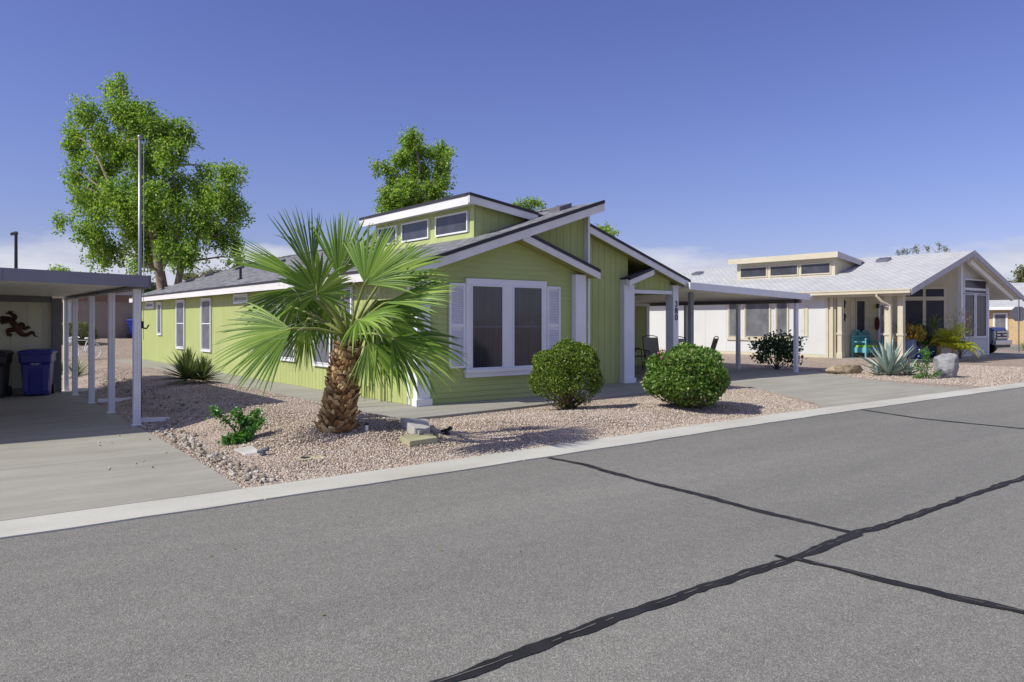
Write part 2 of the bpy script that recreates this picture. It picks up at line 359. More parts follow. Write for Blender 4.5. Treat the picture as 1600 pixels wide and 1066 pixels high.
# crack sealant on the road: children of the road
def road_pt(px, py):
    d = F_*(CAMH-.002)/(py-HY_); p = FW*d+RT*((px-CX_)/F_*d); return Vector((p.x, p.y))
SZ = [.0016]
def seam(pts, w0, core=True):
    SZ[0] += .0006; w0 *= .66
    P = [road_pt(*p) for p in pts]; out = []
    for a, b in zip(P[:-1], P[1:]):
        n = max(2, int((b-a).length/.06))
        for i in range(n): out.append(a+(b-a)*(i/n))
    out.append(P[-1])
    for _ in range(8): out = [out[0]]+[(out[i-1]+out[i]*2+out[i+1])/4 for i in range(1, len(out)-1)]+[out[-1]]
    k = len(out); V = []; Fs = []; C = []; CF = []
    wl = 0; wr = 0; wob = 0
    for i in range(k):
        d = (out[min(i+1,k-1)]-out[max(i-1,0)]).normalized(); nrm = Vector((-d.y, d.x))
        wl = wl*.7+random.uniform(-.011,.011); wr = wr*.7+random.uniform(-.011,.011); wob = wob*.92+random.uniform(-.006,.006)
        c = out[i]+nrm*wob
        V += [(*(c+nrm*(w0/2+wl)), SZ[0]), (*(c-nrm*(w0/2+wr)), SZ[0])]
        if i < k-1: Fs.append((2*i+1, 2*i+3, 2*i+2, 2*i))
        q = c+nrm*random.uniform(-.008,.008); s = .003+.003*random.random()
        C += [(*(q+nrm*s), SZ[0]+.003), (*(q-nrm*s), SZ[0]+.003)]
        if i < k-1 and (i//4)%3 != 2 and random.random() < .55: CF.append((2*i+1, 2*i+3, 2*i+2, 2*i))
    o = MB().add(V, Fs).build('tar_seam', M['tar'], road)
    if core: MB().add(C, CF).build('crack', M['crack'], o)
seam([(858,715),(905,724),(1000,750),(1100,775),(1200,802),(1290,823),(1338,833)], .13)
seam([(640,1084),(690,1064),(800,1025),(900,985),(1000,952),(1100,917),(1225,876),(1280,857),(1338,833)], .13)
seam([(1338,833),(1400,817),(1460,795),(1540,765),(1640,735)], .12)
seam([(1238,872),(1300,886),(1400,910),(1500,934),(1640,966)], .12)
seam([(1345,640),(1440,654),(1540,664),(1640,674)], .10, False)
seam([(1210,868),(1222,873),(1232,876)], .06, False)
# concrete slabs
def slabs(name, polys, top, m, th=.12):
    mb = MB()
    for p in polys: mb.slab([(x, y, top-th) for x, y in p], (0,0,th))
    return struct(mb.build(name, m, fix=True))
slabs('driveway', [[(-9,7.29),(2.41,7.30),(2.50,9.79),(-9,9.79)], [(-9,9.80),(2.50,9.80),(2.60,14.68),(-9,14.68)], [(-9,14.69),(2.60,14.69),(2.66,20.2),(-9,20.2)]], .010, M['conc'])
slabs('carport_driveway', [[(13.02,7.575),(19.6,7.575),(19.45,8.2),(19.9,9.5),(20.6,10.8),(15.65,10.8),(13.9,8.25)], [(15.65,10.81),(20.62,10.81),(22.1,12.8),(22.1,15.2),(16.0,15.2),(16.35,12.0)], [(16.0,15.21),(22.1,15.21),(22.1,21),(16.0,21)]], .012, M['conc'])
slabs('walkway', [[(6.12,12.62),(7.25,12.62),(7.25,16.0),(6.10,16.0)], [(6.10,16.01),(7.25,16.01),(7.25,25),(6.08,25)], [(6.08,25.01),(7.25,25.01),(7.25,34.6),(6.05,34.6)],
  [(6.05,12.61),(6.12,10.9),(6.3,10.66),(6.95,10.7),(9.05,10.95),(9.05,12.61)], [(9.06,10.95),(11.05,11.2),(12.9,11.5),(12.9,13.7),(9.06,13.7)], [(12.91,11.5),(14.6,11.72),(16.34,12.0),(15.99,15.9),(12.91,15.9)]], .042, M['walk'])
slabs('porch_slab', [[(28.9,17.1),(29.0,13.75),(33.0,13.35),(38.4,13.35),(38.4,17.1)]], .105, M['walk'])
slabs('neighbour_driveway', [[(38.5,7.6),(43,7.6),(43,30),(38.5,30)]], .012, M['conc'])
# loose stones (nobody could count them)
def stones(name, pts, sizes, m):
    n = len(pts); base = np.array([(-1,-1,-.7),(1,-1,-.7),(1,1,-.7),(-1,1,-.7),(-1,-1,.7),(1,-1,.7),(1,1,.7),(-1,1,.7)], float)*.62
    Vv = base[None]+RNG.normal(0,.2,(n,8,3)); Vv *= (sizes[:,None]*RNG.uniform(.7,1.3,(n,3)))[:,None,:]
    a = RNG.uniform(0,6.28,n); c, s = np.cos(a), np.sin(a)
    x = Vv[...,0]*c[:,None]-Vv[...,1]*s[:,None]; y = Vv[...,0]*s[:,None]+Vv[...,1]*c[:,None]
    tl = RNG.normal(0,.35,n)[:,None]; z = Vv[...,2]+x*tl
    Vv = np.stack([x,y,z],-1)+pts[:,None,:]
    q = np.array([(3,2,1,0),(4,5,6,7),(0,1,5,4),(1,2,6,5),(2,3,7,6),(3,0,4,7)])
    Fq = (np.arange(n)[:,None,None]*8+q[None]).reshape(-1,4)
    o = npmesh(name, Vv.reshape(-1,3), Fq, m); o['kind'] = 'stuff'; return o
def inyard(x, y):
    if y < yin(x)+.005: return False
    xl = 2.42+(y-7.3)*.034
    if x < xl: return False
    if y > 10.55 and x > 6.02:
        if x < 12.9: return y < 10.62+max(0,(x-6.9))*.125
        return y < 11.5 and x < 13.0+(y-7.575)*.82 - .1
    if x > 13.02+(y-7.575)*.83: return False
    return True
P = []
while len(P) < 92000:
    x = random.uniform(2.4, 15.5); y = 7.3+17*random.random()**1.7
    if x > 6.1 and y > 11.4: continue
    if inyard(x, y): P.append((x, y, gz(x, y)+.004))
stones('gravel_stones', np.array(P), RNG.uniform(.0075,.015,len(P)), M['stone'])
P = []
while len(P) < 20000:
    x = random.uniform(20.5, 30); y = random.uniform(7.6, 14)
    if x > 19.9+(y-9.5)*.72 and x > 20.3: P.append((x, y, gz(x, y)+.004))
stones('far_gravel_stones', np.array(P), RNG.uniform(.012,.022,len(P)), M['stone'])
P = []
for _ in range(220):
    y = 7.4+5.4*random.random(); x = 2.5+(y-7.3)*.034+abs(random.gauss(0,.16)); P.append((x, y, gz(x,y)+.012))
for _ in range(260):
    tt = random.random(); p = gpt(150+160*tt, 590+62*tt); P.append((p.x+random.gauss(0,.16), p.y+random.gauss(0,.3), 0))
P = np.array([(x, y, gz(x, y)+.012) for x, y, z in P if x > 2.45+(y-7.3)*.034])
stones('river_rocks', P, RNG.uniform(.018,.042,len(P)), M['rockm'])
P = []
while len(P) < 26:
    p = (random.uniform(1.2,2.6), random.uniform(8.6,12.6), .018)
    if p[0] > 2.5-random.expovariate(2.2): P.append(p)
stones('scattered_pebbles', np.array(P), RNG.uniform(.008,.018,len(P)), M['stone'])

# ------------------------------------------------------------------ shared building helpers
def boards_x(mb, X, y0, y1, z0, z1, step=.2, pr=.010):     # grooved sheet siding facing -X
    y = y0
    while y < y1-.01:
        e = min(y+step, y1); mb.box(X-pr, X+.03, y+.005, e-.005, z0, z1); y = e
    mb.box(X-.001, X+.05, y0, y1, z0+.002, z1-.002)
def boards_y(mb, Y, x0, x1, zb, zt, step=.2, pr=.010):     # facing -Y, zb/zt functions of x
    f = lambda h, x: h(x) if callable(h) else h
    x = x0
    while x < x1-.01:
        e = min(x+step, x1); a, b = x+.005, e-.005
        if f(zt,a) > f(zb,a)+.002 or f(zt,b) > f(zb,b)+.002:
            mb.slab([(a,Y-pr,f(zb,a)),(b,Y-pr,f(zb,b)),(b,Y-pr,max(f(zt,b),f(zb,b)+.001)),(a,Y-pr,max(f(zt,a),f(zb,a)+.001))], (0,pr+.03,0))
        x = e
    n = 8
    for i in range(n):
        a, b = x0+(x1-x0)*i/n, x0+(x1-x0)*(i+1)/n
        if f(zt,a) > f(zb,a) and f(zt,b) > f(zb,b): mb.slab([(a,Y-.001,f(zb,a)),(b,Y-.001,f(zb,b)),(b,Y-.001,f(zt,b)),(a,Y-.001,f(zt,a))], (0,.05,0))
def laps_y(mb, Y, xr, z0, z1, step=.10):                   # lap boards facing -Y; xr(z) -> (x0,x1)
    z = z0
    while z < z1-.01:
        e = min(z+step, z1); a, b = xr((z+e)/2); z_ = z
        if b-a > .03: mb.slab([(a,Y-.018,z_),(a,Y+.03,z_),(a,Y+.03,e),(a,Y-.004,e)], (b-a,0,0))
        z = e
def ring_x(mb, X, y0, y1, z0, z1, t=.05, pr=.035):
    mb.box(X-pr, X, y0, y1, z1-t, z1); mb.box(X-pr, X, y0, y1, z0, z0+t)
    mb.box(X-pr, X, y0, y0+t, z0+t, z1-t); mb.box(X-pr, X, y1-t, y1, z0+t, z1-t)
def ring_y(mb, Y, x0, x1, z0, z1, t=.05, pr=.035):
    mb.box(x0, x1, Y-pr, Y, z1-t, z1); mb.box(x0, x1, Y-pr, Y, z0, z0+t)
    mb.box(x0, x0+t, Y-pr, Y, z0+t, z1-t); mb.box(x1-t, x1, Y-pr, Y, z0+t, z1-t)
def win_x(par, X, y0, y1, z0, z1, scr, t=.055, fm='white', pr=.045, rail=None):
    mb = MB(); ring_x(mb, X-.010, y0, y1, z0, z1, t, pr)
    ring_x(mb, X-.010, y0+t+.012, y1-t-.012, z0+t+.012, z1-t-.012, .022, pr*.6)
    if rail: mb.box(X-.04, X-.012, y0+t, y1-t, rail-.015, rail+.015)
    f = mb.build('window', M[fm], par)
    MB().box(X-.022, X-.011, y0+t, y1-t, z0+t, z1-t).build('screen', M[scr], f); return f
def win_y(par, Y, x0, x1, z0, z1, scr, t=.055, fm='white', pr=.045):
    mb = MB(); ring_y(mb, Y-.010, x0, x1, z0, z1, t, pr)
    f = mb.build('window', M[fm], par)
    MB().box(x0+t, x1-t, Y-.022, Y-.011, z0+t, z1-t).build('screen', M[scr], f); return f
def slope_slab(mb, x0, z0, x1, z1, y0, y1, th, off=0.):    # strip of roof running along Y
    mb.slab([(x0,y0,z0-off),(x1,y0,z1-off),(x1,y1,z1-off),(x0,y1,z0-off)], (0,0,-th))

# ------------------------------------------------------------------ green house
gh = thing('green_house', 'lime green single storey house with white trim, grey shingle roof and raised clerestory', 'house', (11.5,20,0))
ZL = lambda x: 2.60+(x-6.83)*.3330        # left roof surface
ZR = lambda x: 2.705+(16.25-x)*.3315      # right roof surface
ZS = lambda x: 3.34-(x-9.67)*.3316        # little front gable, right slope
ZG = lambda x: 2.69+(x-13.97)*.333        # porch gablet, left slope
WX, WF, WR = 7.13, 12.2, 13.55
mb = MB(); mb.box(7.18,11.5,12.28,34.35,.0,2.36); mb.box(11.5,14.18,13.6,34.35,0,2.36); mb.box(14.18,16.0,15.85,34.35,0,2.36)
boards_x(mb, WX+.01, 12.40, 34.4, .045, 2.40); mb.build('side_wall', M['lime'], gh)
mb = MB(); laps_y(mb, WF, lambda z: (7.15, 11.50) if z < 2.42 else (max(7.15, 6.83+(z-2.50)/.333), min(11.50, 9.67+(3.24-z)/.3316)), .045, 3.35)
mb.box(7.15,11.5,12.228,12.279,.05,2.4); mb.slab([(7.2,12.228,2.4),(11.5,12.228,2.4),(9.6,12.228,3.2)],(0,.05,0)); mb.build('front_bay_wall', M['limelap'], gh)
mb = MB(); boards_y(mb, 12.30, 9.3, 11.50, lambda x: ZS(x)-.08, lambda x: ZL(x)-.12)
mb.box(11.47,11.52,12.36,13.55,.05,4.0); mb.build('upper_gable_wall', M['lime'], gh)
mb = MB(); boards_y(mb, WR, 11.56, 13.93, .045, lambda x: min(2.47, ZR(x)-.10)); boards_y(mb, WR, 11.56, 14.2, 2.475, lambda x: ZR(x)-.12)
mb.box(11.56,13.93,WR-.014,WR,2.462,2.482)
boards_y(mb, WR+.02, 14.2, 15.85, 2.415, lambda x: min(ZG(x)-.12, ZR(x)-.12)); mb.box(14.2,15.85,WR+.004,WR+.02,2.50,2.512)
mb.build('entry_wall', M['lime'], gh)
mb = MB(); mb.box(14.19,14.24,13.62,15.85,.045,2.34); mb.box(14.24,16.0,15.80,15.85,.045,2.34); mb.build('porch_wall', M['lime'], gh)
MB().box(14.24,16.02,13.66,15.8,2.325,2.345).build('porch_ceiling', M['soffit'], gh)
mb = MB(); mb.slab([(6.95,34.36,2.36),(16.1,34.36,2.36),(11.6,34.36,4.05)], (0,.05,0)); mb.build('rear_gable_wall', M['lime'], gh)
# roof: shingles on top, soffit under
mb = MB(); slope_slab(mb, 6.82, ZL(6.82), 11.66, ZL(11.66), 11.86, 34.9, .03)
slope_slab(mb, 11.60, ZR(11.60), 16.26, ZR(16.26), 13.26, 34.9, .03)
roof = mb.build('roof', M['shingle'], gh)
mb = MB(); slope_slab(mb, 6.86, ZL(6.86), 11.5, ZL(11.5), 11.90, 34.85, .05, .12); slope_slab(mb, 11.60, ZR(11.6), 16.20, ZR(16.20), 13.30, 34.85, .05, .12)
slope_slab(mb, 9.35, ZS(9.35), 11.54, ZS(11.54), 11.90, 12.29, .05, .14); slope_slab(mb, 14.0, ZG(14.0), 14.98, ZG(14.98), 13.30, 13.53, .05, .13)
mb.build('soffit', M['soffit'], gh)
mb = MB(); slope_slab(mb, 9.45, ZS(9.45), 11.575, ZS(11.575), 11.87, 12.29, .03); mb.build('small_roof', M['shingle_dark'], gh); mb = MB(); slope_slab(mb, 13.95, ZG(13.95), 14.98, ZG(14.98), 13.265, 13.54, .03); mb.build('small_roof', M['shingle_dark'], gh)
def rake(mb, md, f, x0, x1, Y, hb=.225, dr=.06, th=.035):   # white rake board with a dark drip edge above it
    mb.slab([(x0,Y,f(x0)-hb),(x1,Y,f(x1)-hb),(x1,Y,f(x1)-dr),(x0,Y,f(x0)-dr)], (0,th,0))
    md.slab([(x0,Y-.012,f(x0)-dr),(x1,Y-.012,f(x1)-dr),(x1,Y-.012,f(x1)+.012),(x0,Y-.012,f(x0)+.012)], (0,th+.05,0))
fb = MB(); fd = MB()
rake(fb, fd, ZL, 6.80, 11.68, 11.83); rake(fb, fd, ZS, 9.45, 11.58, 11.855, .20)
rake(fb, fd, ZR, 11.57, 16.28, 13.23, .215); rake(fb, fd, ZG, 13.95, 14.86, 13.25, .20)
fb.box(6.79,6.83,11.865,34.9,2.375,2.545); fd.box(6.775,6.83,11.90,34.9,2.546,2.60)
fb.box(13.92,13.955,13.29,13.54,2.50,2.645); fd.box(13.905,13.955,13.32,13.54,2.646,2.69)
fb.box(11.665,11.70,11.87,13.2,ZL(11.66)-.22,ZL(11.66)-.06); fb.box(16.27,16.30,13.27,34.9,2.49,2.66)
fb.build('fascia', M['fascia'], gh); fd.build('drip_edge', M['drip'], gh)
# pilasters, corner boards, lintel, post
def pil(x0, x1, y0, y1, z1, base=True):
    mb = MB().box(x0, x1, y0, y1, .045, z1)
    if base: mb.box(x0-.03, x1+.03, y0-.03, y1, .043, .17)
    return mb.build('pilaster', M['white'], gh, bevel=.004)
pil(7.12,7.40,12.04,12.18,2.42); pil(11.03,11.33,12.04,12.18,2.60)
pil(13.90,14.27,13.38,13.54,2.52)
MB().box(7.115,7.14,12.30,12.398,.05,2.40).build('corner_board', M['white'], gh)
mb = MB().box(7.125,7.20,12.19,12.298,.05,2.40); mb.build('corner_panel', M['lime'], gh)
MB().box(11.505,11.56,12.16,12.30,.05,3.98).build('corner_board', M['white'], gh)
MB().box(14.27,15.85,13.50,13.56,2.315,2.41).build('lintel', M['white'], gh)
MB().box(15.85,16.06,13.46,13.72,.045,2.56).build('porch_post', M['white'], gh, bevel=.004)
for i, ch in enumerate('380'):
    cu = bpy.data.curves.new('house_number', 'FONT'); cu.body = ch; cu.size = .225; cu.extrude = .006; cu.align_x = 'CENTER'; cu.offset = .003
    tmp = bpy.data.objects.new('tmp', cu); COL.objects.link(tmp); dg = bpy.context.evaluated_depsgraph_get(); me = bpy.data.meshes.new_from_object(tmp.evaluated_get(dg)); bpy.data.objects.remove(tmp)
    me.transform(Matrix.Translation((15.965-11.5, 13.452-20, 1.985-.18*i)) @ Matrix.Rotation(R(90),4,'X')); me.materials.clear(); me.materials.append(M['black'])
    link('house_number', me, gh)
# front bay window
mb = MB(); mb.box(8.27,10.30,12.135,12.18,2.31,2.43); mb.box(8.27,8.385,12.14,12.18,.665,2.31); mb.box(10.185,10.30,12.14,12.18,.665,2.31); mb.box(9.165,9.405,12.14,12.18,.665,2.31)
mb.box(8.25,10.32,12.11,12.18,.51,.60); mb.box(8.23,10.34,12.08,12.18,.60,.665)
for x0, x1 in ((8.385,9.165),(9.405,10.185)): ring_y(mb, 12.165, x0, x1, .665, 2.31, .03, .04)
fr = mb.build('window', M['white'], gh, bevel=.003)
for x0, x1 in ((8.415,9.135),(9.435,10.155)):
    MB().box(x0,x1,12.145,12.16,.695,2.28).build('screen', M['blind'], fr); MB().box(x0,x1,12.140,12.145,1.475,1.505).build('meeting_rail', M['greytrim'], fr)
for x0 in (7.885,10.315):
    mb = MB(); x1 = x0+.37; ring_y(mb, 12.176, x0, x1, .70, 2.33, .05, .04); mb.box(x0+.05,x1-.05,12.136,12.176,1.48,1.55); mb.box(x0+.05,x1-.05,12.165,12.176,.75,2.28)
    z = .765
    while z < 2.26:
        if not 1.44 < z < 1.555: mb.slab([(x0+.05,12.137,z),(x0+.05,12.142,z-.004),(x0+.05,12.166,z+.022),(x0+.05,12.161,z+.026)], (.27,0,0))
        z += .034
    mb.build('shutter', M['white'], gh)
# side windows
win_x(gh, WX, 27.59, 28.66, .63, 2.34, 'sidescreen', rail=1.52); win_x(gh, WX, 24.54, 25.58, .63, 2.33, 'sidescreen', rail=1.52); win_x(gh, WX, 30.8, 31.42, 1.07, 2.32, 'sidescreen')
win_x(gh, WX, 21.13, 22.31, 2.10, 2.37, 'screen'); win_x(gh, WX, 32.0, 33.3, 2.10, 2.37, 'screen')
win_x(gh, WX, 18.85, 19.85, .62, 2.35, 'sidescreen'); win_x(gh, WX, 17.75, 18.75, .62, 2.35, 'sidescreen')
win_x(gh, WX, 15.70, 16.65, .58, 2.35, 'sidescreen'); win_x(gh, WX, 14.65, 15.60, .58, 2.35, 'sidescreen')
# meter cabinet and pipes, painted like the wall
mb = MB().box(6.98,7.12,12.98,13.36,.85,1.55); mb.box(6.965,6.98,13.0,13.34,.88,1.52); mb.build('meter_cabinet', M['limepaint'], gh, bevel=.006)
mb = MB().tube([(7.05,13.30,.05),(7.05,13.30,.85)], .035); mb.tube([(7.05,13.05,.05),(7.05,13.05,.85)], .016); mb.build('conduit', M['limepaint'], gh)
mb = MB(); mb.box(7.03,7.12,13.78,13.98,.30,.75)
for y, z in ((13.72,.55),(13.85,.35),(13.95,.40),(14.05,.62),(14.18,.35)): mb.tube([(7.07,y,.05),(7.07,y,z)], .018)
mb.tube([(7.07,13.72,.38),(7.07,14.18,.38)], .016); mb.build('water_pipes', M['limepaint'], gh)
# clerestory dormer
DX = 9.11; ZD = lambda x: 4.215-(x-8.83)*.14
mb = MB(); mb.box(DX, DX+.08, 13.06, 17.45, 3.33, 4.08); mb.box(DX-.03, DX, 13.05, 13.2, 3.34, 4.06); mb.box(DX-.025,DX,13.2,17.45,3.34,3.46)
boards_y(mb, 13.06, DX+.01, 10.45, lambda x: ZL(x)-.03, lambda x: ZD(x)-.10)
mb.slab([(DX+.08,17.40,3.33),(10.5,17.40,3.8),(10.5,17.40,3.9),(DX+.08,17.40,4.08)], (0,.05,0))
dm = mb.build('dormer', M['limepaint'], gh)
mb = MB(); slope_slab(mb, 8.82, ZD(8.82), 10.85, ZD(10.85), 12.83, 17.72, .03); mb.build('roof', M['shingle'], dm)
fb = MB(); fd = MB(); rake(fb, fd, ZD, 8.80, 10.62, 12.80, .20, .05); fb.box(8.79,8.825,12.835,17.72,3.99,4.165); fd.box(8.775,8.825,12.87,17.72,4.166,4.225)
fb.box(8.83,DX,12.84,17.7,4.03,4.045); fb.build('fascia', M['fascia'], dm); fd.build('drip_edge', M['drip'], dm)
for y0, y1 in ((13.26,14.54),(14.83,16.06),(16.30,17.25)):
    mb = MB(); ring_x(mb, DX-.005, y0, y1, 3.48, 3.93, .035, .05); mb.m = 1; mb.box(DX-.03,DX-.006,y0+.035,y1-.035,3.515,3.895); mb.build('window', [M['white'], M['screen']], dm)
# roof vents and pipes
def rvent(x, y, f=ZL, w=.36):
    z = f(x); s = .333 if f is ZL else -.3315
    mb = MB().slab([(x-w/2,y-w/2,z-s*w/2),(x+w/2,y-w/2,z+s*w/2),(x+w/2,y+w/2,z+s*w/2),(x-w/2,y+w/2,z-s*w/2)], (0,0,.10)); mb.build('roof_vent', M['greytrim'], roof, fix=True)
for x, y in ((8.95,21.44),(9.6,33.6),(8.75,33.3),(10.9,29.85),(11.3,12.85),(10.2,31.5),(10.0,26.5)): rvent(x, y)
for x, y, h in ((7.67,23.49,.35),(7.69,33.07,.35)): MB().tube([(x,y,ZL(x)-.02),(x,y,ZL(x)+h)], .04).tube([(x,y,ZL(x)-.02),(x,y,ZL(x)+.06)], [.11,.05]).build('vent_pipe', M['black'], roof)
# storage room under the carport
mb = MB(); boards_y(mb, 18.9, 16.03, 20.75, .05, 2.14, .2); mb.box(16.03,20.88,18.94,21.6,.0,2.2); mb.build('storage_room', M['lime'], gh)
mb = MB().box(16.03,20.9,18.86,18.93,2.14,2.24); mb.box(20.75,20.9,18.86,18.94,.02,2.14); mb.build('storage_trim', M['white'], gh)

# ------------------------------------------------------------------ left carport
lc = thing('carport', 'carport with slate fascia, white posts and sage wall beside the concrete driveway', 'carport', (-1,16,0))
ZC = lambda x: 2.275+(2.66-x)*.024
mb = MB().slab([(-9,12.38,ZC(-9)),(2.66,12.38,ZC(2.66)),(2.66,20.0,ZC(2.66)),(-9,20.0,ZC(-9))], (0,0,-.04)); mb.build('roof', M['metalwhite'], lc)
mb = MB(); x = -9.
while x < 2.6: mb.slab([(x,12.40,ZC(x)-.11),(x+.297,12.40,ZC(x+.297)-.11),(x+.297,19.95,ZC(x+.297)-.11),(x,19.95,ZC(x)-.11)], (0,0,-.02)); x += .3
mb.build('ceiling', M['ceil'], lc)
for a, b in ((-9,-2.3),(-2.296,.845),(.849,2.66)): 
    mb = MB().slab([(a,12.33,ZC(a)-.17),(b,12.33,ZC(b)-.17),(b,12.33,ZC(b)+.005),(a,12.33,ZC(a)+.005)], (0,.045,0)); mb.build('fascia', M['slatetrim'], lc)
mb = MB().box(2.66,2.70,12.33,20.0,2.09,2.285); mb.box(2.52,2.655,12.38,20.0,2.09,2.13); mb.build('side_beam', M['greytrim'], lc)
for y in (12.72,14.70,16.67,18.72,20.02):
    mb = MB().box(2.53,2.63,y-.045,y+.045,.012,2.09); mb.box(2.545,2.57,y-.056,y-.0455,.012,2.09); mb.box(2.59,2.615,y-.056,y-.0455,.012,2.09); mb.box(2.51,2.65,y-.07,y+.07,.010,.02)
    mb.build('post', M['metalwhite'], lc)
mb = MB(); boards_y(mb, 19.78, -9, 2.27, .14, 2.02, .30); mb.build('back_wall', M['olivewall'], lc)
mb = MB().box(2.27,2.45,19.66,19.86,.01,2.11); mb.slab([(-9,19.70,2.02),(2.27,19.70,2.02),(2.27,19.70,ZC(2.27)-.135),(-9,19.70,ZC(-9)-.135)],(0,.12,0)); mb.build('wall_trim', M['greytrim'], lc)
MB().box(-9,2.27,19.70,19.83,.01,.14).build('footing', M['walk'], lc)
for y, l in ((12.85,.42),(16.5,1.2),(19.4,.8)):
    MB().bar((2.66,y,.07),(2.66+l,y-.02,.05),.08,.06).build('downspout', M['metalwhite'], lc)
# lizard wall art
lz = thing('lizard_ornament', 'rust red metal lizard ornament hanging on the sage carport wall', 'wall art', (1.75,19.7,1.5))
YL = 19.735
def PL(px, py): d = YL/(FW.y+RT.y*(px-CX_)/F_); k = (px-CX_)/F_; return Vector(((FW.x+RT.x*k)*d, YL, CAMH-(py-HY_)*d/F_))
mb = MB()
def limb(pts, rad):
    p = [PL(a*.15, 485.8+(b-572)*.15) for a, b in pts]
    sm = p
    for _ in range(2):
        q = [sm[0]]
        for i in range(len(sm)-1): q += [sm[i]*.75+sm[i+1]*.25, sm[i]*.25+sm[i+1]*.75]
        sm = q+[sm[-1]]
    n = len(sm); rr = np.interp(np.linspace(0,1,n), np.linspace(0,1,len(rad)), rad)
    mb.tube(sm, [float(r) for r in rr], 8)
limb([(0,650),(30,648),(65,650),(95,655),(130,690),(170,740),(200,790),(245,825),(290,820),(330,790),(350,800),(355,830),(395,842)], [.02,.05,.04,.05,.06,.06,.055,.045,.035,.028,.022,.014,.008])
limb([(100,665),(150,655),(165,630),(115,600),(85,590)], [.045,.045,.04,.03,.03]); limb([(90,590),(100,572)], [.02,.012]); limb([(90,595),(135,578)], [.02,.012]); limb([(90,595),(60,600)],[.02,.012])
limb([(90,670),(50,690),(10,690)], [.045,.04,.03]); limb([(15,690),(-5,672)], [.02,.012]); limb([(15,690),(25,715)], [.02,.012])
limb([(175,760),(120,770),(75,775),(95,820)], [.05,.05,.04,.03]); limb([(95,815),(75,835)], [.02,.012]); limb([(95,815),(115,842)], [.02,.012]); limb([(95,815),(130,822)], [.02,.012])
limb([(195,770),(210,720),(235,705),(245,765),(290,745)], [.055,.05,.045,.035,.03]); limb([(285,748),(300,725)], [.02,.012]); limb([(285,748),(322,750)], [.02,.012])
for v in range(len(mb.v)): x, y, z = mb.v[v]; mb.v[v] = (x, YL+(y-YL)*.35, z)
mb.build('lizard_body', mat('rust_metal', (.05,.018,.012), .45, .8, 3.5, 40, .2, metal=.5), lz, smooth=True)
# wheeled bins
def bin_(name, x, y, m, label, rot=0., h=1.0, grp='wheeled bins by the carport wall', text=True, lidm=None):
    r = thing(name, label, 'bin', (0,0,0), grp)
    mb = MB(); W0, W1, D0, D1 = .235, .295, .25, .36
    def rr(w, dd, z, c=.05): 
        pts = []
        for sx, sy in ((1,1),(-1,1),(-1,-1),(1,-1)):
            for k in range(3):
                a = {(1,1):0,(-1,1):90,(-1,-1):180,(1,-1):270}[(sx,sy)]+45*k; pts.append((sx*(w-c)+c*math.cos(R(a)), sy*(dd-c)+c*math.sin(R(a)), z))
        return pts
    mb.loft([rr(W0,D0,.03), rr(W0+.01,D0+.015,.2), rr(W0+.035,D0+.06,.66), rr(W1-.02,D1-.03,.70), rr(W1,D1,.72), rr(W1+.005,D1,.88), rr(W1+.012,D1+.01,.90)])
    # moulded frame round the front panel
    mb.box(-.235,-.13,-.315,-.24,.10,.66); mb.box(.13,.235,-.315,-.24,.10,.66); mb.box(-.13,.13,-.318,-.25,.58,.66); mb.box(-.10,.10,-.33,-.30,.49,.50)
    for i in range(-3,4): mb.box(i*.06-.008,i*.06+.008,-.375,-.355,.76,.86)
    mb.build('body', m, r, smooth=False, bevel=.008)
    mb = MB(); mb.loft([rr(W1+.03,D1+.03,.895), rr(W1+.03,D1+.03,.93), rr(W1,D1,.965), rr(W1-.1,D1-.1,.985)]); mb.box(-.12,.12,D1-.02,D1+.07,.90,.95); mb.build('lid', lidm or m, r, bevel=.006)
    for s in (-1,1): MB().tube([(s*.22,.27,.11),(s*.28,.27,.11)], .11, 16).build('wheel', M['blackplastic'], r)
    MB().tube([(-.25,D1+.02,.87),(-.25,D1+.08,.89),(.25,D1+.08,.89),(.25,D1+.02,.87)], .016).build('handle', m, r)
    if text:
        mb = MB(); rg = random.Random(3)
        for row, z in ((0,.690),(1,.667)):
            xx = -.085+.02*row
            while xx < .085-.02*row: mb.box(xx, xx+.012, -.378, -.3725, z-.008, z+.008) if rg.random() < .5 else mb.box(xx, xx+.004, -.378, -.3725, z-.008, z+.008); xx += .0185
        mb.xf(Matrix.Translation((0,.03,0))).build('lettering', M['white'], r)
    r.location = (x, y, gz(x, y)+.012); r.rotation_euler = (0,0,rot); return r
bin_('wheeled_bin', 1.95, 19.22, M['blueplastic'], 'dark blue wheeled bin with white lettering against the carport wall', R(-14), text=True)
bin_('wheeled_bin', 1.13, 19.05, M['blackplastic'], 'black wheeled bin at the far left beside the dark blue one', R(-14))
p = gpt(213,528.5); bin_('wheeled_bin', p.x, p.y, mat('bright_blue', (.03,.06,.42), .4), 'bright blue bin standing far back against the taupe house', R(55), text=False)
# flagpole
fp = thing('flagpole', 'tall thin grey flagpole without a flag beside the front carport post', 'flagpole', (2.755,13.35,-.02))
MB().tube([(2.755,13.35,-.02),(2.755,13.35,2.2),(2.755,13.35,4.54)], [.031,.029,.024], 12).ball((2.755,13.35,4.56), .04).build('pole', M['silver'], fp, smooth=True)
MB().tube([(2.81,13.35,1.30),(2.81,13.35,4.47)], .005, 5).build('halyard', M['white'], fp)
mb = MB().tube([(2.765,13.33,1.50),(2.84,13.29,1.48),(2.87,13.27,1.54)], .013); mb.box(2.735,2.805,13.305,13.39,1.49,1.60); mb.build('cleat', M['black'], fp)
MB().tube([(2.755,13.35,.46),(2.755,13.35,.49)], .055, 12).build('collar', M['silver'], fp)

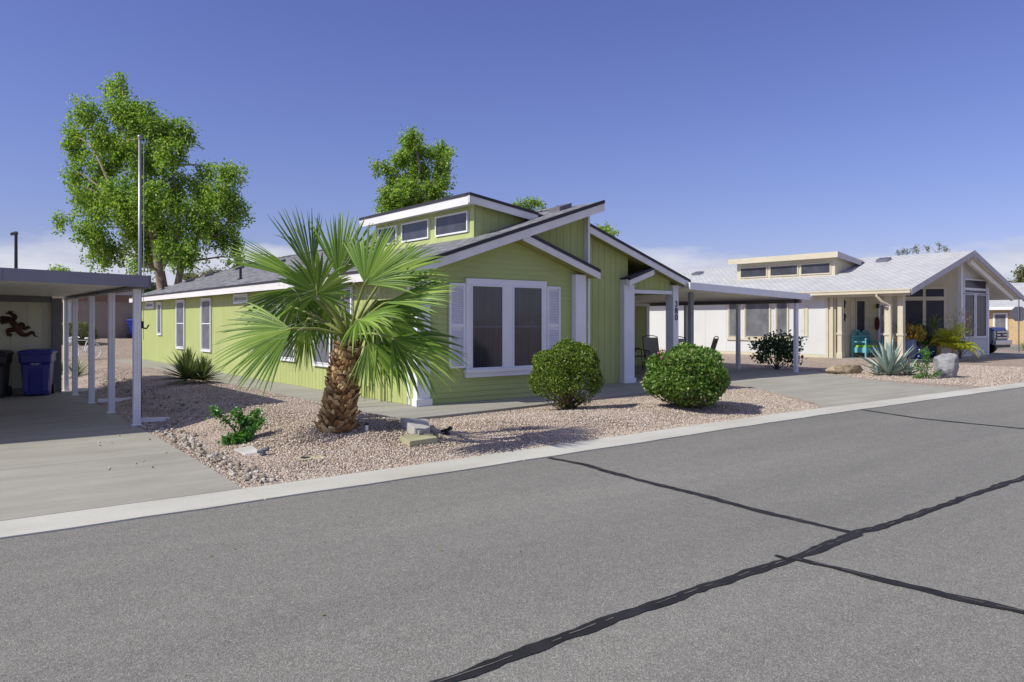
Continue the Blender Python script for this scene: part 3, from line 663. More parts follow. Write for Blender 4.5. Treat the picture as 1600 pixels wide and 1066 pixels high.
# ------------------------------------------------------------------ right carport of the green house
rc = thing('carport', 'open carport with pale corrugated roof and white posts joined to the lime green house', 'carport', (19,17,0))
ZK = lambda x: 2.625-(x-16.1)*.0325
MB().slab([(16.1,13.15,ZK(16.1)+.0),(21.85,13.15,ZK(21.85)),(21.85,21.4,ZK(21.85)),(16.1,21.4,ZK(16.1))], (0,0,-.02)).build('roof', M['metalwhite'], rc)
mb = MB(); y = 13.2
prof = [(0,0),(.05,0),(.09,-.07),(.20,-.07),(.24,0),(.29,0)]
while y < 21.2:
    for (a, za), (b, zb) in zip(prof[:-1], prof[1:]):
        mb.slab([(16.1,y+a,ZK(16.1)-.03+za),(16.1,y+b,ZK(16.1)-.03+zb),(21.7,y+b,ZK(21.7)-.03+zb),(21.7,y+a,ZK(21.7)-.03+za)], (0,0,-.006))
    y += .29
mb.build('pan_ceiling', M['ceil'], rc)
for a, b in ((16.1,18.10),(18.105,20.35),(20.355,21.88)): MB().slab([(a,13.10,ZK(a)-.18),(b,13.10,ZK(b)-.18),(b,13.10,ZK(b)+.01),(a,13.10,ZK(a)+.01)], (0,.045,0)).build('fascia', M['white'], rc)
mb = MB().box(21.35,21.48,13.15,21.3,2.16,2.28); mb.build('beam', M['greytrim'], rc); mb = MB().box(16.05,16.2,13.75,18.8,2.36,2.5); mb.build('beam', M['greytrim'], rc)
MB().box(21.85,21.885,13.15,21.3,2.26,2.45).build('gutter', M['white'], rc)
for x, y, z in ((21.41,13.30,2.16),(21.41,15.42,2.16),(21.41,17.6,2.16),(21.41,19.8,2.16),(16.77,13.62,2.40)):
    mb = MB().box(x-.07,x+.07,y-.045,y+.045,.012,z); mb.box(x-.05,x-.015,y-.056,y-.0455,.012,z); mb.box(x+.015,x+.05,y-.056,y-.0455,.012,z); mb.build('post', M['metalwhite'] if x > 18 else mat('shaded_post', (.30,.30,.29), .5), rc)  # house-side post is greyer: its backlit shade is put into the colour
mb = MB()
for a in (0,60,120): mb.bar((21.9-.08*math.cos(R(a)),13.09,2.36-.08*math.sin(R(a))),(21.9+.08*math.cos(R(a)),13.09,2.36+.08*math.sin(R(a))),.02,.045,(0,1,0))
mb.build('corner_cap', M['white'], rc)
MB().ball((21.28,13.24,2.2),.05).box(21.26,21.3,13.22,13.26,2.2,2.3).build('spotlight', M['black'], rc)
#PART3
# ------------------------------------------------------------------ foliage helpers
def unit(a): return a/np.maximum(np.linalg.norm(a, axis=-1, keepdims=True), 1e-9)
def leaves(name, C, D, Nn, L, W, m, parent=None, fold=.18):  # one 6-sided folded leaf per centre
    C = np.asarray(C); D = unit(np.asarray(D)); s = unit(np.cross(D, Nn)); n = np.cross(s, D)
    L = np.asarray(L)[:,None]; W = np.asarray(W)[:,None]
    v = np.stack([C, C+D*L*.35+s*W*.5+n*W*fold, C+D*L*.72+s*W*.38+n*W*fold, C+D*L, C+D*L*.72-s*W*.38+n*W*fold, C+D*L*.35-s*W*.5+n*W*fold], 1)
    k = len(C); b = np.arange(k)[:,None]*6
    Fq = np.concatenate([b+np.array([0,1,2,3]), b+np.array([0,3,4,5])], 1).reshape(-1,4)
    return npmesh(name, v.reshape(-1,3), Fq, m, parent)
def sph(n): a = RNG.normal(0,1,(n,3)); return unit(a)
def shrub_ball(root, c, rad, n, L, W, m, rough=.085, under=.55, name='foliage', bare=0.):
    c = np.array(c); rad = np.array(rad); d = sph(n*2); keep = (d[:,2] > -under) | (RNG.random(len(d)) < .25); keep &= (RNG.random(len(d)) > bare*np.clip((.12-d[:,2]+.25*np.sin(d[:,0]*6+d[:,1]*5))*1.3,0,.8)); d = d[keep][:n]; n = len(d)
    bumpy = 1+rough*.4*np.sin(d[:,0]*11+d[:,2]*9)*np.sin(d[:,1]*12+2)+rough*(np.sin(d[:,0]*5+1.3)*np.sin(d[:,1]*6+.4)+np.sin(d[:,2]*7+d[:,0]*4)*.7)+RNG.normal(0,.025,n)
    shell = bumpy*(1-np.abs(RNG.normal(0,.11,n)))
    # thinner towards the lower front, as on the clipped bushes
    P = c+d*rad*shell[:,None]
    out = unit(d/rad); dirs = unit(out*.5+sph(n)*.75+np.array([0,0,.35])); nor = unit(out*.9+sph(n)*.6)
    return leaves(name, P, dirs, nor, RNG.uniform(.7,1.25,n)*L, RNG.uniform(.7,1.2,n)*W, m, root)
def stems(root, base, tips, r0, m, name='branches', seg=4, wig=.05, r1=.25):
    mb = MB(); base = Vector(base)
    for tp in tips:
        tp = Vector(tp); pts = []; mid = base.lerp(tp, .5)+Vector((0,0,(tp-base).length*.08))
        for i in range(seg+1):
            t = i/seg; p = base.lerp(mid, t).lerp(mid.lerp(tp, t), t)
            if 0 < i < seg: p += Vector((random.gauss(0,wig), random.gauss(0,wig), random.gauss(0,wig)))*(tp-base).length
            pts.append(p)
        mb.tube(pts, [r0*(1-(1-r1)*i/seg) for i in range(seg+1)], 6, False)
    return mb.build(name, m, root, smooth=True)
def round_bush(name, label, base, rad, h, n, L, W, m, cat='bush', group=None, bare=0.):
    r = thing(name, label, cat, base, group); c = (base[0], base[1], base[2]+h-rad[2])
    shrub_ball(r, c, rad, n, L, W, m, bare=bare)
    tips = [(base[0]+rad[0]*random.uniform(-.85,.85), base[1]+rad[1]*random.uniform(-.85,.85), base[2]+h*random.uniform(.12,.8)) for _ in range(85)]
    stems(r, (base[0], base[1], base[2]-.05), tips, .013, M['deadtwig']); return r
b1 = gpt(886,641); round_bush('clipped_bush', 'round clipped bush with bare twigs showing low down, in front of the bay window', b1, (.60,.60,.58), 1.17, 20000, .040, .026, M['box'], bare=1.)
b2 = gpt(1074,637); hb = round_bush('clipped_bush', 'bright green leafy bush with two pink flowers in front of the porch post', b2, (.685,.66,.52), 1.04, 15000, .056, .040, M['hib'])
for q in (at(1029,552,b2.dot(FW)-.35), at(1034,559,b2.dot(FW)-.45)): MB().ball(q, .024).build('flower', M['flower'], hb, smooth=True)
# -------------------------------------------------- fan palm
pb = gpt(527,668); PD = pb.dot(FW)
palm = thing('fan_palm', 'short fan palm with thick brown trunk and wide green fans', 'palm tree', pb)
def pp(px, py, w=0.): return at(px, py, PD-w)          # w metres nearer to the viewer
crown = pp(545,515)
mb = MB(); base = pb-Vector((0,0,.1)); top = pp(543,548)
for (k, tt) in ((0,0),):
    mb.tube([base.lerp(top, i/8) for i in range(9)], [.195,.19,.18,.17,.165,.16,.15,.125,.09], 14)
nb = 430
for i in range(nb):                                    # old leaf bases in a crossing spiral
    t_ = (i+.5)/nb*1.08-.07; a = i*2.39996; r0 = .20-.09*t_; c = (base+Vector((0,0,.1))).lerp(top+Vector((0,0,.05)), t_)
    out = Vector((math.cos(a), math.sin(a), 0)); sd = Vector((-math.sin(a), math.cos(a), 0))
    wd = random.uniform(.030,.052); ln = random.uniform(.06,.11); fl = random.uniform(.015,.05)+(.04 if random.random() < .2 else 0); lean = random.uniform(-.05,.05)
    p0 = c+out*(r0-.03); p1 = c+out*(r0+fl*.5)+Vector((0,0,ln*.55))+sd*lean*.5; p2 = c+out*(r0+fl)+Vector((0,0,ln))+sd*lean
    vs = []
    for p, w_, th in ((p0,wd*1.25,.03),(p1,wd,.022),(p2,wd*random.uniform(.3,.7),.012)):
        vs += [p-sd*w_+out*0, p+sd*w_, p+sd*w_*.6+out*th, p-sd*w_*.6+out*th]
    mb.add(vs, [(0,1,5,4),(1,2,6,5),(2,3,7,6),(3,0,4,7),(4,5,9,8),(5,6,10,9),(6,7,11,10),(7,4,8,11),(8,9,10,11)])
mb.build('trunk', M['boot'], palm)
UP = Vector((0,0,1)); TOC = -FW
def frond(hub, axis, normal, Rl, spread=105, n=44, droop=.25, join=.6, start=None, curl=0.):
    hub = Vector(hub); ax = Vector(axis).normalized(); no = Vector(normal); no = (no-ax*no.dot(ax)).normalized(); sd = no.cross(ax)
    V = []; Fq = []; st = [0,.18,.36,.52,.68,.84,1.]
    da = R(2*spread)/n
    for k in range(n):
        a = -R(spread)+da*(k+.5); d = ax*math.cos(a)+sd*math.sin(a); s2 = -ax*math.sin(a)+sd*math.cos(a)
        L = Rl*(.72+.28*math.cos(a*.8))*random.uniform(.93,1.05); dr = droop*random.uniform(.6,1.5); b = len(V); sw = random.gauss(0,.02)
        ex = .55 if random.random() < .10 else 0
        for q in st:
            r = L*q; hw = r*da*.60 if q <= join else L*join*da*.60*max(.03, 1-(q-join)/(1-join))**.6
            fall = dr*max(0,q-.3)**2*L+ex*max(0,q-.55)**1.3*L
            c = hub+d*r*(1-.25*fall)-UP*fall+no*(curl*q*q*L*(1-math.cos(a))-.10*r*abs(math.sin(a))*0)+s2*sw*q*q
            pl = hw*1.0*(1 if q <= join else .8)
            V += [c-s2*hw, c+no*pl, c+s2*hw]
        for i in range(len(st)-1):
            for j in (0,1): Fq.append((b+3*i+j, b+3*i+j+1, b+3*i+j+4, b+3*i+j+3))
    o = npmesh('frond', V, Fq, M['palm'], palm)
    s0 = Vector(start) if start else crown+Vector((0,0,-.12))
    m_ = s0.lerp(hub,.55)+UP*.06
    MB().tube([s0, s0.lerp(m_,.5)+UP*.02, m_, hub-ax*.02, hub+ax*.12], [.028,.022,.019,.016,.008], 6).build('petiole', M['petiole'], o, smooth=True)
    return o
def dirw(du, dv, dw=0.): return RT*du+UP*dv+TOC*dw     # right, up, towards viewer
FR = [ # hub px, hub py, w, axis(u,v,w), normal(u,v,w), R, spread, droop
 (496,459,.45,(-.05,1,.35),(-.1,-.35,1),.60,135,.22), (455,514,.30,(-1,-.32,.25),(.1,.75,.8),.97,62,.22),
 (478,440,.10,(-1,.52,.05),(.3,.75,.55),1.10,20,.10), (489,432,-.05,(-.27,1,-.05),(.6,.1,.8),.95,24,.06),
 (528,432,-.10,(.26,1,-.1),(.05,.05,1),.86,44,.06), (570,444,.30,(.62,1,.1),(-.3,.25,.9),.84,66,.14),
 (596,440,.0,(1,.50,-.1),(-.25,.6,.75),.92,44,.22), (602,474,.25,(1,.26,.25),(-.1,.85,.45),.98,34,.20),
 (612,528,.28,(1,-.42,.3),(.3,.8,.65),1.0,58,.30), (560,500,.5,(.85,.1,.7),(-.1,.9,.5),.70,70,.35),
 (470,450,-.25,(-.45,-1,-.1),(.3,.0,1),.85,60,.12), (520,470,-.35,(-.3,-.9,-.4),(0,.4,1),.75,75,.2), (590,470,-.35,(.5,-1,-.2),(0,.1,1),.85,70,.15),
 (455,480,-.2,(-.8,-.35,-.6),(.0,.8,.6),.8,60,.25), (575,535,.25,(.5,-1,.2),(.1,.3,1),.60,52,.1), (590,500,.1,(.7,-.5,-.1),(.1,.6,.9),.85,60,.25), (480,500,-.1,(-.4,-1,.1),(.2,.2,1),.62,40,.1)]
for (hx, hy, w_, a, nn, rl, spd, dr) in FR: frond(pp(hx,hy,w_), dirw(*a), dirw(*nn), rl, spd, int(22+spd*.2), dr)
mb = MB()
for _ in range(90):
    fr_ = random.choice(FR); h = pp(fr_[0],fr_[1],fr_[2])+Vector((random.gauss(0,.2),random.gauss(0,.2),random.gauss(0,.12))); pts = [h]
    for _ in range(4): pts.append(pts[-1]+Vector((random.gauss(0,.05),random.gauss(0,.05),random.uniform(-.09,.02))))
    mb.tube(pts, .0018, 3, False)
mb.build('fibres', M['fibre'], palm)['kind'] = 'stuff'
# -------------------------------------------------- rosettes: yucca, agave, spiky plants
def rosette(root, c, n, L, W, m, e0=-10, e1=85, droop=.1, thick=0., name='leaves', taper=.6):
    V = []; Fq = []; c = Vector(c)
    for i in range(n):
        a = i*2.39996+random.gauss(0,.15); e = R(e0+(e1-e0)*((i+.5)/n)**.85+random.gauss(0,5)); l = L*random.uniform(.75,1.1)
        d = Vector((math.cos(a)*math.cos(e), math.sin(a)*math.cos(e), math.sin(e))); s = Vector((-math.sin(a), math.cos(a), 0)); nn = s.cross(d); b = len(V)
        if nn.z < 0: nn = -nn
        st = [0,.25,.5,.75,1.]
        for q in st:
            w_ = W*(.65+.7*q if q < .4 else (.93*(1-((q-.4)/.6)**(1/taper))+.02)); p = c+d*l*q-Vector((0,0,droop*l*q*q))
            V += [p-s*w_/2+nn*w_*.22, p-nn*thick*(1-q), p+s*w_/2+nn*w_*.22]
        for k in range(4):
            for j in (0,1): Fq.append((b+3*k+j, b+3*k+j+1, b+3*k+j+4, b+3*k+j+3))
    return npmesh(name, V, Fq, m, root)
y0 = gpt(293,599); yc = thing('yucca', 'spiky green yucca clump on the gravel beside the lime side wall', 'yucca', y0)
rosette(yc, y0+Vector((0,0,.10)), 150, .72, .05, M['yucca'], -12, 88, .06); rosette(yc, y0+RT*.32+Vector((0,0,.08)), 95, .60, .048, M['yucca'], -8, 85, .08)
y1 = gpt(1389,587); ag = thing('agave', 'blue grey agave with thick pointed leaves beside the neighbouring driveway', 'agave', y1)
rosette(ag, y1+Vector((0,0,.05)), 40, 1.05, .13, M['agave'], 12, 86, -.04, .03, taper=.75); rosette(ag, y1+RT*.55+Vector((0,0,.02)), 26, .55, .08, M['agave'], 5, 80, .0, .02); rosette(ag, y1-RT*.35+Vector((0,0,.02)), 16, .45, .08, M['agave'], 5, 75, .0, .02)
y2 = gpt(120,589); sp = thing('strap_leaf_plant', 'dark green strap leaved plant behind the carport posts', 'plant', y2)
rosette(sp, y2, 46, .62, .04, M['yucca'], 28, 88, .12); rosette(sp, y2-RT*.45, 30, .6, .04, M['yucca'], 35, 88, .1)
# -------------------------------------------------- small open shrubs
def shrub_paths(root, paths, d, m_leaf, nleaf, L, W, r0=.016, spread=.06, wood='trunk', lowest=0.):
    mb = MB(); C = []; dd = []
    for path in paths:
        pts = [at(px, py, d-w_) for px, py, w_ in path]; n = len(pts)
        sm = pts
        q = [sm[0]]
        for i in range(n-1): q += [sm[i].lerp(sm[i+1],.33)+Vector((random.gauss(0,.01),random.gauss(0,.01),0)), sm[i].lerp(sm[i+1],.66), sm[i+1]]
        mb.tube(q, [r0*(1-.75*i/(len(q)-1)) for i in range(len(q))], 6)
        for _ in range(nleaf):
            t_ = random.random()**.7; t_ = lowest+(1-lowest)*t_; f = t_*(len(q)-1); i = min(int(f), len(q)-2); p = q[i].lerp(q[i+1], f-i)
            C.append(p+Vector((random.gauss(0,spread),random.gauss(0,spread),random.gauss(0,spread*.8)))); dd.append((q[i+1]-q[i]).normalized())
    mb.build('branches', M[wood], root, smooth=True)
    n = len(C); leaves('foliage', np.array([tuple(c) for c in C]), unit(np.array([tuple(x) for x in dd])*.3+sph(n)), unit(sph(n)+np.array([0,0,.9])), RNG.uniform(.7,1.2,n)*L, RNG.uniform(.7,1.2,n)*W, m_leaf, root)
s0 = gpt(375,690); rs = thing('small_shrub', 'small sprawling leafy shrub with knobbly stems on the gravel left of the palm', 'shrub', s0); sd_ = s0.dot(FW)
shrub_paths(rs, [[(376,690,0),(366,672,.02),(352,655,.03),(340,647,.05),(330,641,.05)], [(378,688,0),(376,668,0),(373,652,.02),(368,642,.03)], [(380,686,0),(390,668,-.03),(398,654,0),(402,642,.0)], [(382,682,0),(396,670,.05),(408,660,.05)], [(374,690,0),(362,686,.08),(350,688,.1)], [(378,690,0),(388,686,.1),(380,683,.15)], [(384,676,0),(380,660,-.05),(386,652,0)], [(374,690,0),(368,680,.12),(372,684,.15)]], sd_, M['rose'], 170, .045, .036, .014, .032)
s1 = gpt(1213,577); ds = thing('oleander_bush', 'dark leaved open shrub growing between the two right carport posts', 'bush', s1); d1 = s1.dot(FW)
shrub_paths(ds, [[(1213,577,0),(1205,560,0),(1190,545,.2),(1182,534,.2)], [(1213,577,0),(1210,555,-.1),(1205,538,0),(1206,528,0)], [(1214,577,0),(1220,555,.1),(1222,540,.2),(1225,528,.2)], [(1214,577,0),(1230,560,0),(1240,545,.1),(1244,532,.1)], [(1212,577,0),(1198,566,.2),(1188,556,.3)], [(1215,577,0),(1232,566,.2),(1243,556,.2)], [(1213,577,0),(1214,555,.3),(1215,542,.4),(1212,532,.4)], [(1214,577,0),(1226,552,-.3),(1232,538,-.3)], [(1213,577,0),(1200,555,-.2),(1195,540,-.3)], [(1213,577,0),(1216,560,.4),(1235,548,.4)], [(1213,577,0),(1216,550,.1),(1218,535,0)]], d1, M['darkleaf'], 165, .12, .07, .018, .13, 'trunk', .48)
s2 = gpt(1447,592); rb = thing('rose_bush', 'slender young rose bush in the gravel between the agave and the boulder', 'shrub', s2); d2 = s2.dot(FW)
shrub_paths(rb, [[(1446,592,0),(1445,570,0),(1443,555,.0),(1447,545,0)], [(1447,592,0),(1449,565,.1),(1440,548,.1)], [(1445,592,0),(1436,588,.1),(1432,590,.1)], [(1450,592,0),(1458,587,.1),(1465,583,.1)], [(1444,590,0),(1436,575,0),(1432,566,0)], [(1447,592,0),(1448,560,.1),(1450,550,.15)]], d2, M['rose'], 110, .06, .04, .010, .055)
# -------------------------------------------------- trees
def tree(name, label, base, clumps, d, m, nleaf, L, trunk_pts, tr, weep=.5, group=None, wood='paletrunk', limbs=True, depth=1., lk=1.):
    r = thing(name, label, 'tree', base, group); C = []; dd = []; tot = sum(c[2]*c[3] for c in clumps); tips = []
    for (px, py, rx, ry) in clumps:
        s = d/F_; w0 = random.uniform(-1,1)*depth; c = at(px, py, d+w0); a, b = rx*s*.90, ry*s*.90; tips.append(c)
        per = 46; n = max(2, int(nleaf*(rx*ry)/tot/per))
        u = sph(n)*RNG.uniform(.30,1.0,(n,1))
        for k in range(n):                              # each spray: a hanging tuft of leaves
            p = c+RT*(u[k,0]*a)+FW*(u[k,1]*min(a,b))+UP*(u[k,2]*b)
            ln = L*random.uniform(2.5,7)*(.5+weep); wd = L*random.uniform(.75,1.5); lean = Vector((random.gauss(0,.3),random.gauss(0,.3),-.3-weep)).normalized()
            for q in range(int(per*random.uniform(.6,1.4))):
                f = random.random()**1.2; w_ = wd*(1-.65*f)
                C.append(p+lean*(f*ln)+Vector((random.gauss(0,w_),random.gauss(0,w_),random.gauss(0,w_*.6)))); dd.append(lean)
    n = len(C); leaves('crown', np.array([tuple(c) for c in C]), unit(np.array([tuple(x) for x in dd])*.7+sph(n)), unit(sph(n)+np.array([SUN.x*.4,SUN.y*.4,.8])), RNG.uniform(.7,1.2,n)*L, RNG.uniform(.6,1.,n)*L*.62, m, r)
    mb = MB()
    for path, rad in zip(trunk_pts, tr):
        pts = [at(px, py, d+w_) for px, py, w_ in path]; mb.tube(pts, list(np.linspace(rad[0], rad[1], len(pts))), 9)
    if limbs:
        sts = [at(p[0], p[1], d+p[2]) for path in trunk_pts for p in path[1:]]
        for tp in tips:
            o = min(sts, key=lambda q: (q-tp).length+(2 if q.z > tp.z else 0)); mid = o.lerp(tp,.5)+UP*.25*(o-tp).length*.3
            mb.tube([o, o.lerp(mid,.6), mid.lerp(tp,.4), tp], [.07*lk,.05*lk,.035*lk,.012*lk], 5, False)
    mb.build('trunk', M[wood], r, smooth=True); return r
TD = 35.
CL = [(135,165,24,22),(120,215,18,45),(113,265,16,25),(122,290,14,14),(180,135,18,16),(196,160,42,26),(230,185,42,30),(272,195,34,22),(160,205,24,26),(190,225,42,40),(155,255,24,35),(230,245,38,34),(262,225,30,26),(296,205,10,14),(150,305,32,36),(200,300,48,44),(148,355,30,34),(175,385,26,22),(235,310,40,36),(215,350,40,34),(250,350,40,30),(275,380,36,26),(232,392,30,20),(300,330,34,34),(322,260,22,16),(352,262,28,18),(345,300,34,28),(368,322,18,30),(318,300,26,26),(336,352,34,26),(362,370,18,26),(300,385,22,14),(97,335,13,11),(270,300,28,26),(285,275,24,18),(185,115,10,8),(376,262,8,6),(150,385,14,12),(205,405,10,10),(372,402,9,9)]
bt = at(255,500,TD); bt.z = gz(bt.x, bt.y)
tree('elm_tree', 'tall weeping elm behind the far end of the lime green house', bt, CL, TD, M['elm'], 66000, .145, [[(262,520,0),(257,470,0),(250,425,0),(240,370,0),(228,300,0),(215,220,0),(195,150,0)],[(266,520,.3),(274,470,.3),(283,415,.3),(310,370,.3),(340,320,.3)],[(250,425,0),(280,360,.3),(270,260,.5)],[(240,370,0),(185,320,-.5),(150,240,-.8)]], [(.30,.05),(.24,.05),(.14,.04),(.14,.04)], .75, depth=1.6)
CL2 = [(645,208,16,16),(650,232,26,20),(625,245,18,16),(685,232,20,16),(690,258,16,22),(655,262,28,22),(605,258,16,10),(590,252,8,6),(618,275,20,16),(608,298,18,16),(640,290,28,20),(675,290,22,20),(690,280,12,18),(625,312,30,16),(660,315,28,14),(597,318,8,12),(645,330,30,12),(690,312,14,14),(700,236,8,10)]
t2 = at(650,520,44.); t2.z = 0
tree('elm_tree', 'leafy green tree rising behind the clerestory of the lime green house', t2, CL2, 44., M['elm'], 18500, .175, [[(650,525,0),(650,420,0),(652,330,0),(655,260,0),(648,215,0)],[(652,330,0),(625,290,0),(612,265,0)],[(655,310,0),(685,270,0)]], [(.22,.04),(.08,.03),(.08,.03)], .35, depth=.8)
def small_tree(px, py, d, clumps, m, nl, L, label, name='tree'):
    b = at(px, 520, d); b.z = gz(b.x, b.y); top = min(c[1] for c in clumps)
    return tree(name, label, b, clumps, d, m, nl, L, [[(px,520,0),(px,py,0),(px+2,(py+top)/2,0)]], [(.12,.03)], .2, None, 'trunk', lk=.3)
small_tree(828,350,40, [(815,315,12,9),(832,312,14,7),(842,318,10,8),(825,328,16,8)], M['elm'], 1400, .13, 'feathery treetop behind the roof slope right of the clerestory')
small_tree(942,370,40, [(935,352,10,5),(948,357,12,6),(958,362,7,5)], M['elm'], 700, .13, 'low treetop just beyond the ridge of the lime green house')
small_tree(95,440,48, [(86,421,9,7),(100,424,9,6),(118,428,8,4)], M['elm'], 1200, .15, 'treetop peeping over the slate carport fascia')
small_tree(232,470,46, [(226,455,10,14),(238,450,9,16),(232,470,14,12)], M['darkleaf'], 1600, .16, 'dark tree left of the elm trunks beyond the roof end')
small_tree(312,440,44, [(300,432,16,12),(325,430,16,12),(333,424,10,8),(312,445,20,8)], M['hedge'], 1800, .15, 'grey green shrubby tree beneath the elm crown')
small_tree(175,470,60, [(150,458,16,8),(180,456,18,9),(196,462,12,8)], M['darkleaf'], 1800, .2, 'dark treetops above the taupe house roof')
for i, (px, cl, lb) in enumerate([(1408,[(1400,390,9,6),(1412,388,10,7)],'leftmost of three sparse treetops over the white house ridge'), (1432,[(1424,388,9,7),(1438,386,10,8)],'middle of three sparse treetops over the white house ridge'), (1462,[(1452,384,12,8),(1470,383,14,7),(1482,388,8,5)],'widest of three sparse treetops over the white house ridge')]):
    small_tree(px, 410, 52., cl, M['sparse'], 190, .10, lb, 'bare_tree')
small_tree(1592,460,75., [(1585,440,12,10),(1600,430,14,16),(1612,450,14,14),(1596,420,8,8)], M['sparse'], 2200, .28, 'sparse tree behind the tan house at the right edge')
# -------------------------------------------------- small things on the gravel
def lid(name, label, pts, th, m, hole=None, cat='lid', dz=0.):
    P = [gpt(*p) for p in pts]; c = sum(P, Vector())/4; r = thing(name, label, cat, c)
    mb = MB(); z0 = min(p.z for p in P)+dz; mb.slab([(p.x,p.y,max(p.z,z0)-.04) for p in P], (0,0,th+.04)); mb.build('slab', m, r, bevel=.008, fix=True)
    if hole:
        h = gpt(*hole); mb = MB().lathe((h.x,h.y,c.z+th+.003-.03), [(.055,0),(.055,.03)], 16); mb.build('hole', M['black'], r)
    return r
cs = concrete_mat('pale_slab', (.52,.50,.47), .15); yb = concrete_mat('yellowed_lid', (.46,.44,.27), .2)
lid('concrete_slab', 'pale flat concrete slab on the gravel in front of the small shrub', [(365,705),(383,713),(408,710),(394,700)], .03, cs, cat='slab')
lid('valve_box', 'thick square concrete lid half shaded at the edge of the walkway', [(626,666),(655,688),(672,680),(668,666)], .11, cs, cat='valve box')
lid('valve_box', 'low yellowish concrete valve box with a round hole near the kerb', [(624,690),(640,699),(684,692),(668,683)], .07, yb, (645,687.5), 'valve box')
lid('valve_box', 'buried tan lid with a dark slot in the sunny gravel', [(461,716),(470,720),(512,717),(500,712)], .012, yb, (477,716), 'valve box')
def fitting(px, py, label, m, k=1.):
    p = gpt(px, py); r = thing('irrigation_fitting', label, 'fitting', p)
    mb = MB().tube([p-RT*.12*k+UP*.05, p+RT*.02*k+UP*.07, p+RT*.1*k+UP*.1], [.03*k,.035*k,.03*k], 8).tube([p+UP*-.02, p+UP*.13*k],[.03*k,.045*k],8).ball(p+RT*.07*k+UP*.14*k, .045*k).box(p.x-.05*k,p.x+.05*k,p.y-.05*k,p.y+.05*k,p.z-.03,p.z+.05*k)
    mb.build('valve', m, r, smooth=False)
fitting(412,713,'grey pipe fitting lying beside the pale slab', mat('grey_pipe', (.10,.12,.15), .5), .6); fitting(698,680,'black irrigation fitting near the half shaded lid', M['blackplastic'], .65)
p = gpt(573,674); sl_ = thing('garden_light', 'small white stake light at the foot of the fan palm', 'light', p)
MB().tube([p-UP*.05, p+UP*.075], .02, 8).build('stake', M['white'], sl_); MB().lathe(p+UP*.075, [(.022,0),(.026,.01),(.02,.03),(.005,.035)], 10).build('cap', M['black'], sl_)
P = []
for _ in range(26): P.append((random.uniform(1.5,12), random.uniform(2.2,6.6), .004))
for _ in range(170):
    c_ = random.choice(((4.1,8.9,.9),(b1.x+.3,b1.y-.2,.7),(b2.x+.3,b2.y-.2,.8),(3.2,9.3,.8),(9,8.6,2.6)))
    x, y = c_[0]+random.gauss(0,c_[2]), c_[1]+random.gauss(0,c_[2]*.6)
    if inyard(x, y) and y < 10.4: P.append((x, y, gz(x,y)+.022))
n = len(P); o = leaves('fallen_leaves', np.array(P), sph(n)*np.array([1,1,.1]), np.tile([0,0,1.],(n,1))+sph(n)*.3, RNG.uniform(.02,.035,n), RNG.uniform(.012,.02,n), M['straw']); o['kind'] = 'stuff'
# -------------------------------------------------- patio chairs
def chair_proto():
    r = thing('patio_chair', '', 'chair', (0,0,0), 'dark framed chairs under the carport')
    mb = MB()
    for s in (-1,1):
        mb.tube([(s*.27,-.30,.0),(s*.27,-.27,.42),(s*.27,-.26,.62),(s*.27,-.20,.66),(s*.27,.16,.66),(s*.26,.24,.60)], .014, 6); mb.tube([(s*.25,-.26,.42),(s*.25,.20,.38),(s*.25,.42,1.08)], .014, 6); mb.tube([(s*.27,.36,0),(s*.26,.18,.40),(s*.27,-.02,.66)], .014, 6)
    mb.tube([(-.25,.42,1.08),(-.1,.44,1.12),(.1,.44,1.12),(.25,.42,1.08)], .014, 6); mb.tube([(-.25,-.26,.42),(.25,-.26,.42)], .014, 6); mb.tube([(-.25,.20,.38),(.25,.20,.38)], .014, 6)
    mb.build('frame', M['black'], r, smooth=True)
    sl_ = mat('sling_fabric', (.46,.44,.39), .8)
    MB().slab([(-.24,-.26,.425),(.24,-.26,.425),(.24,.20,.385),(-.24,.20,.385)], (0,0,.01)).build('seat', sl_, r); MB().slab([(-.235,.205,.41),(.235,.205,.41),(.235,.41,1.06),(-.235,.41,1.06)], (0,.012,0)).build('backrest', sl_, r); return r
ch = chair_proto()
spots = [(18.95,17.75,R(52),'black framed chair with looped arms against the shed wall, left of the other chairs'), (18.35,16.35,R(-28),'high backed chair seen between the porch pilaster and the numbered post'), (17.70,14.85,R(-45),'chair with its backrest showing just right of the numbered post'), (18.7,14.75,R(-128),'side on chair with a tilted back, rightmost of the carport chairs')]
for i, (x, y, rz, lb) in enumerate(spots):
    if i: copy_tree(ch, (x,y,.014), rz, lb)
    else: ch.location = (x,y,.014); ch.rotation_euler = (0,0,rz); ch['label'] = lb
# ------------------------------------------------------------------ white house
wh = thing('white_house', 'white house with pale shingle roof, beige gutters and a glazed front under a deep gable', 'house', (34,20,0))
AL = lambda x: 2.82+(x-29.0)*.312
AR = lambda x: 4.536-(x-34.5)*.334
mb = MB(); mb.box(29.45,31.2,16.96,30,0,2.62); mb.box(31.2,37.5,16.62,30,0,2.62); mb.slab([(29.5,29.9,2.62),(37.4,29.9,2.62),(34.5,29.9,4.3)],(0,.08,0))
boards_x(mb, 29.4, 16.92, 30, .22, 2.66, 1.22); mb.build('side_wall', M['cream'], wh)
MB().box(29.38,29.5,16.9,30,0,.215).build('skirting', M['beigepaint'], wh)
MB().box(29.37,29.5,16.80,16.915,.02,2.64).build('corner_board', M['beigepaint'], wh)
mb = MB(); boards_y(mb, 16.5, 29.5, 32.1, .1, lambda x: AL(x)-.2, .3); mb.box(29.42,29.5,16.5,16.8,.1,2.64)
